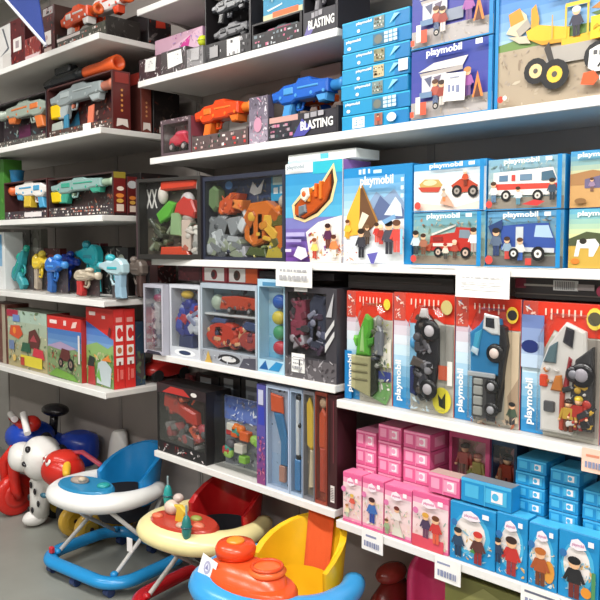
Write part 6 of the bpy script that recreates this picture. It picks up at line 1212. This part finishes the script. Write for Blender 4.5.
# red and blue tricycle
t = thing('tricycle', 'red and blue tricycle with white grips, cut by the left edge', 'tricycle', (-4.0, 1.915, 0), .0, 'ride-on toys under the left bay')
W(t, 'body', lambda m: (m.ell((-.01, -.04, .42), (.14, .13, .085), 'p#1c44b0', 20, 12, .9), m.ell((.0, .09, .36), (.1, .08, .06), 'p#1c44b0', 16, 9)))
W(t, 'fork', lambda m: [m.tube([(.02, -.14, .38), (.02+s*.055, -.18, .3), (.02+s*.06, -.17, .16), (.02+s*.055, -.15, .115)], [.028, .03, .03, .026], 'p#d0281e', 12) for s in (-1, 1)])
wheel(t, .02, -.15, .115, .06, 'p#d0281e', 'p#c8342c')
for x in (-.12, .13): wheel(t, x, .1, .09, .045, 'p#c8281e', 'p#8c2420')
W(t, 'rear_axle', lambda m: (m.cyl((-.12, .1, .09), (.13, .1, .09), .012, 'p#2c2c30'), m.tube([(.0, .1, .09), (.0, .1, .34)], .02, 'p#d0281e', 10)))
W(t, 'handlebar', lambda m: (m.tube([(-.1, -.1, .52), (.03, -.1, .49), (.15, -.1, .53)], .022, 'p#c8281e', 12), m.cyl((.03, -.1, .42), (.03, -.1, .5), .024, 'p#c8281e'), m.ell((.14, -.1, .525), (.055, .05, .045), 'p#c8281e', 12, 8)))
W(t, 'grip', lambda m: m.cyl((.13, -.14, .585), (.24, -.17, .5), .018, 'p#ece8e6', n=14))
W(t, 'grip', lambda m: m.cyl((-.12, -.1, .535), (.0, -.13, .53), .018, 'p#ece8e6', n=14))
W(t, 'seat', lambda m: m.ell((.06, .08, .56), (.1, .07, .035), 'p#1c1a1e', 16, 9))
W(t, 'seat_post', lambda m: m.tube([(.02, .08, .4), (.05, .08, .54)], .025, 'p#1c1a1e', 10))
# dark red ride-on, pink chair and olive box below the pink and blue boxes
c = thing('ride_on_car', 'dark red ride-on car under the shelf, right of the yellow walker seat', 'ride-on toy', (-1.535, 1.995, 0))
W(c, 'body', lambda m: m.loft([[(.058*k*math.cos(2*PI*i/20), y, .2+hz*1.2*math.sin(2*PI*i/20)) for i in range(20)] for y, k, hz in ((-.09, .6, .06), (-.07, .9, .1), (0, 1, .14), (.06, .95, .12), (.1, .7, .08))], 'p#6c1e1a'))
W(c, 'seat', lambda m: m.ell((0, .0, .37), (.045, .07, .035), 'p#7c2a22', 14, 8))
for y in (-.045, .035):
    for x in (-.045, .045):
        m = MB(); m.cyl((x-.014, y, .039), (x+.014, y, .039), .039, 'r#1c1c1e', n=20); q = m.build('wheel', c); m = MB(); m.cyl((x-.018, y, .039), (x+.018, y, .039), .02, 'p#7c2a22'); m.build('hub_cap', q)
p = thing('toy_chair', 'pink round backed child chair below the blue pirate pair box', 'chair', (-1.345, 1.97, 0))
def shell(m):
    rows = []
    for q in range(9):
        z = .24+.27*q/8; k = math.cos(min(1, max(0, (q-4)/4.3))*PI/2)**.55 if q > 4 else 1
        o1 = [(.12*k*math.cos(a), .02+.11*math.sin(a), z) for a in [PI*i/12 for i in range(13)]]
        i1 = [(.102*k*math.cos(a), .02+.092*math.sin(a), z) for a in [PI*i/12 for i in reversed(range(13))]]
        rows.append(o1+i1)
    m.loft(rows, 'p#d8487c')
W(p, 'backrest', shell)
W(p, 'seat', lambda m: m.loft([[(.12*k*math.cos(2*PI*i/22), .01+.11*k*math.sin(2*PI*i/22), z) for i in range(22)] for k, z in ((.9, .22), (1, .23), (1, .25), (.9, .26))], 'p#d8487c'))
for x in (-.075, .075):
    for y in (-.06, .07): W(p, 'leg', lambda m: m.cyl((x*1.15, y*1.15, 0), (x, y, .225), .013, 'p#e0709c', .018, 12))
carton('olive_toy_box', 'olive green box with a pink round picture on the floor below blue boxes', 'toy box', -1.215, -.78, 0, .53, 1.84, .11, '#6c6c34', [('g', 0, 0, 1, 1, '#5c6030', '#74743c', 4), ('o', .62, .8, .17, '#c84860'), ('o', .62, .8, .13, '#d87484'), ('p', [(.1,.85),(.3,.98),(.5,.93),(.3,.8)], '#8c8c54')], side_col='#54582c', top_col='#74743c')
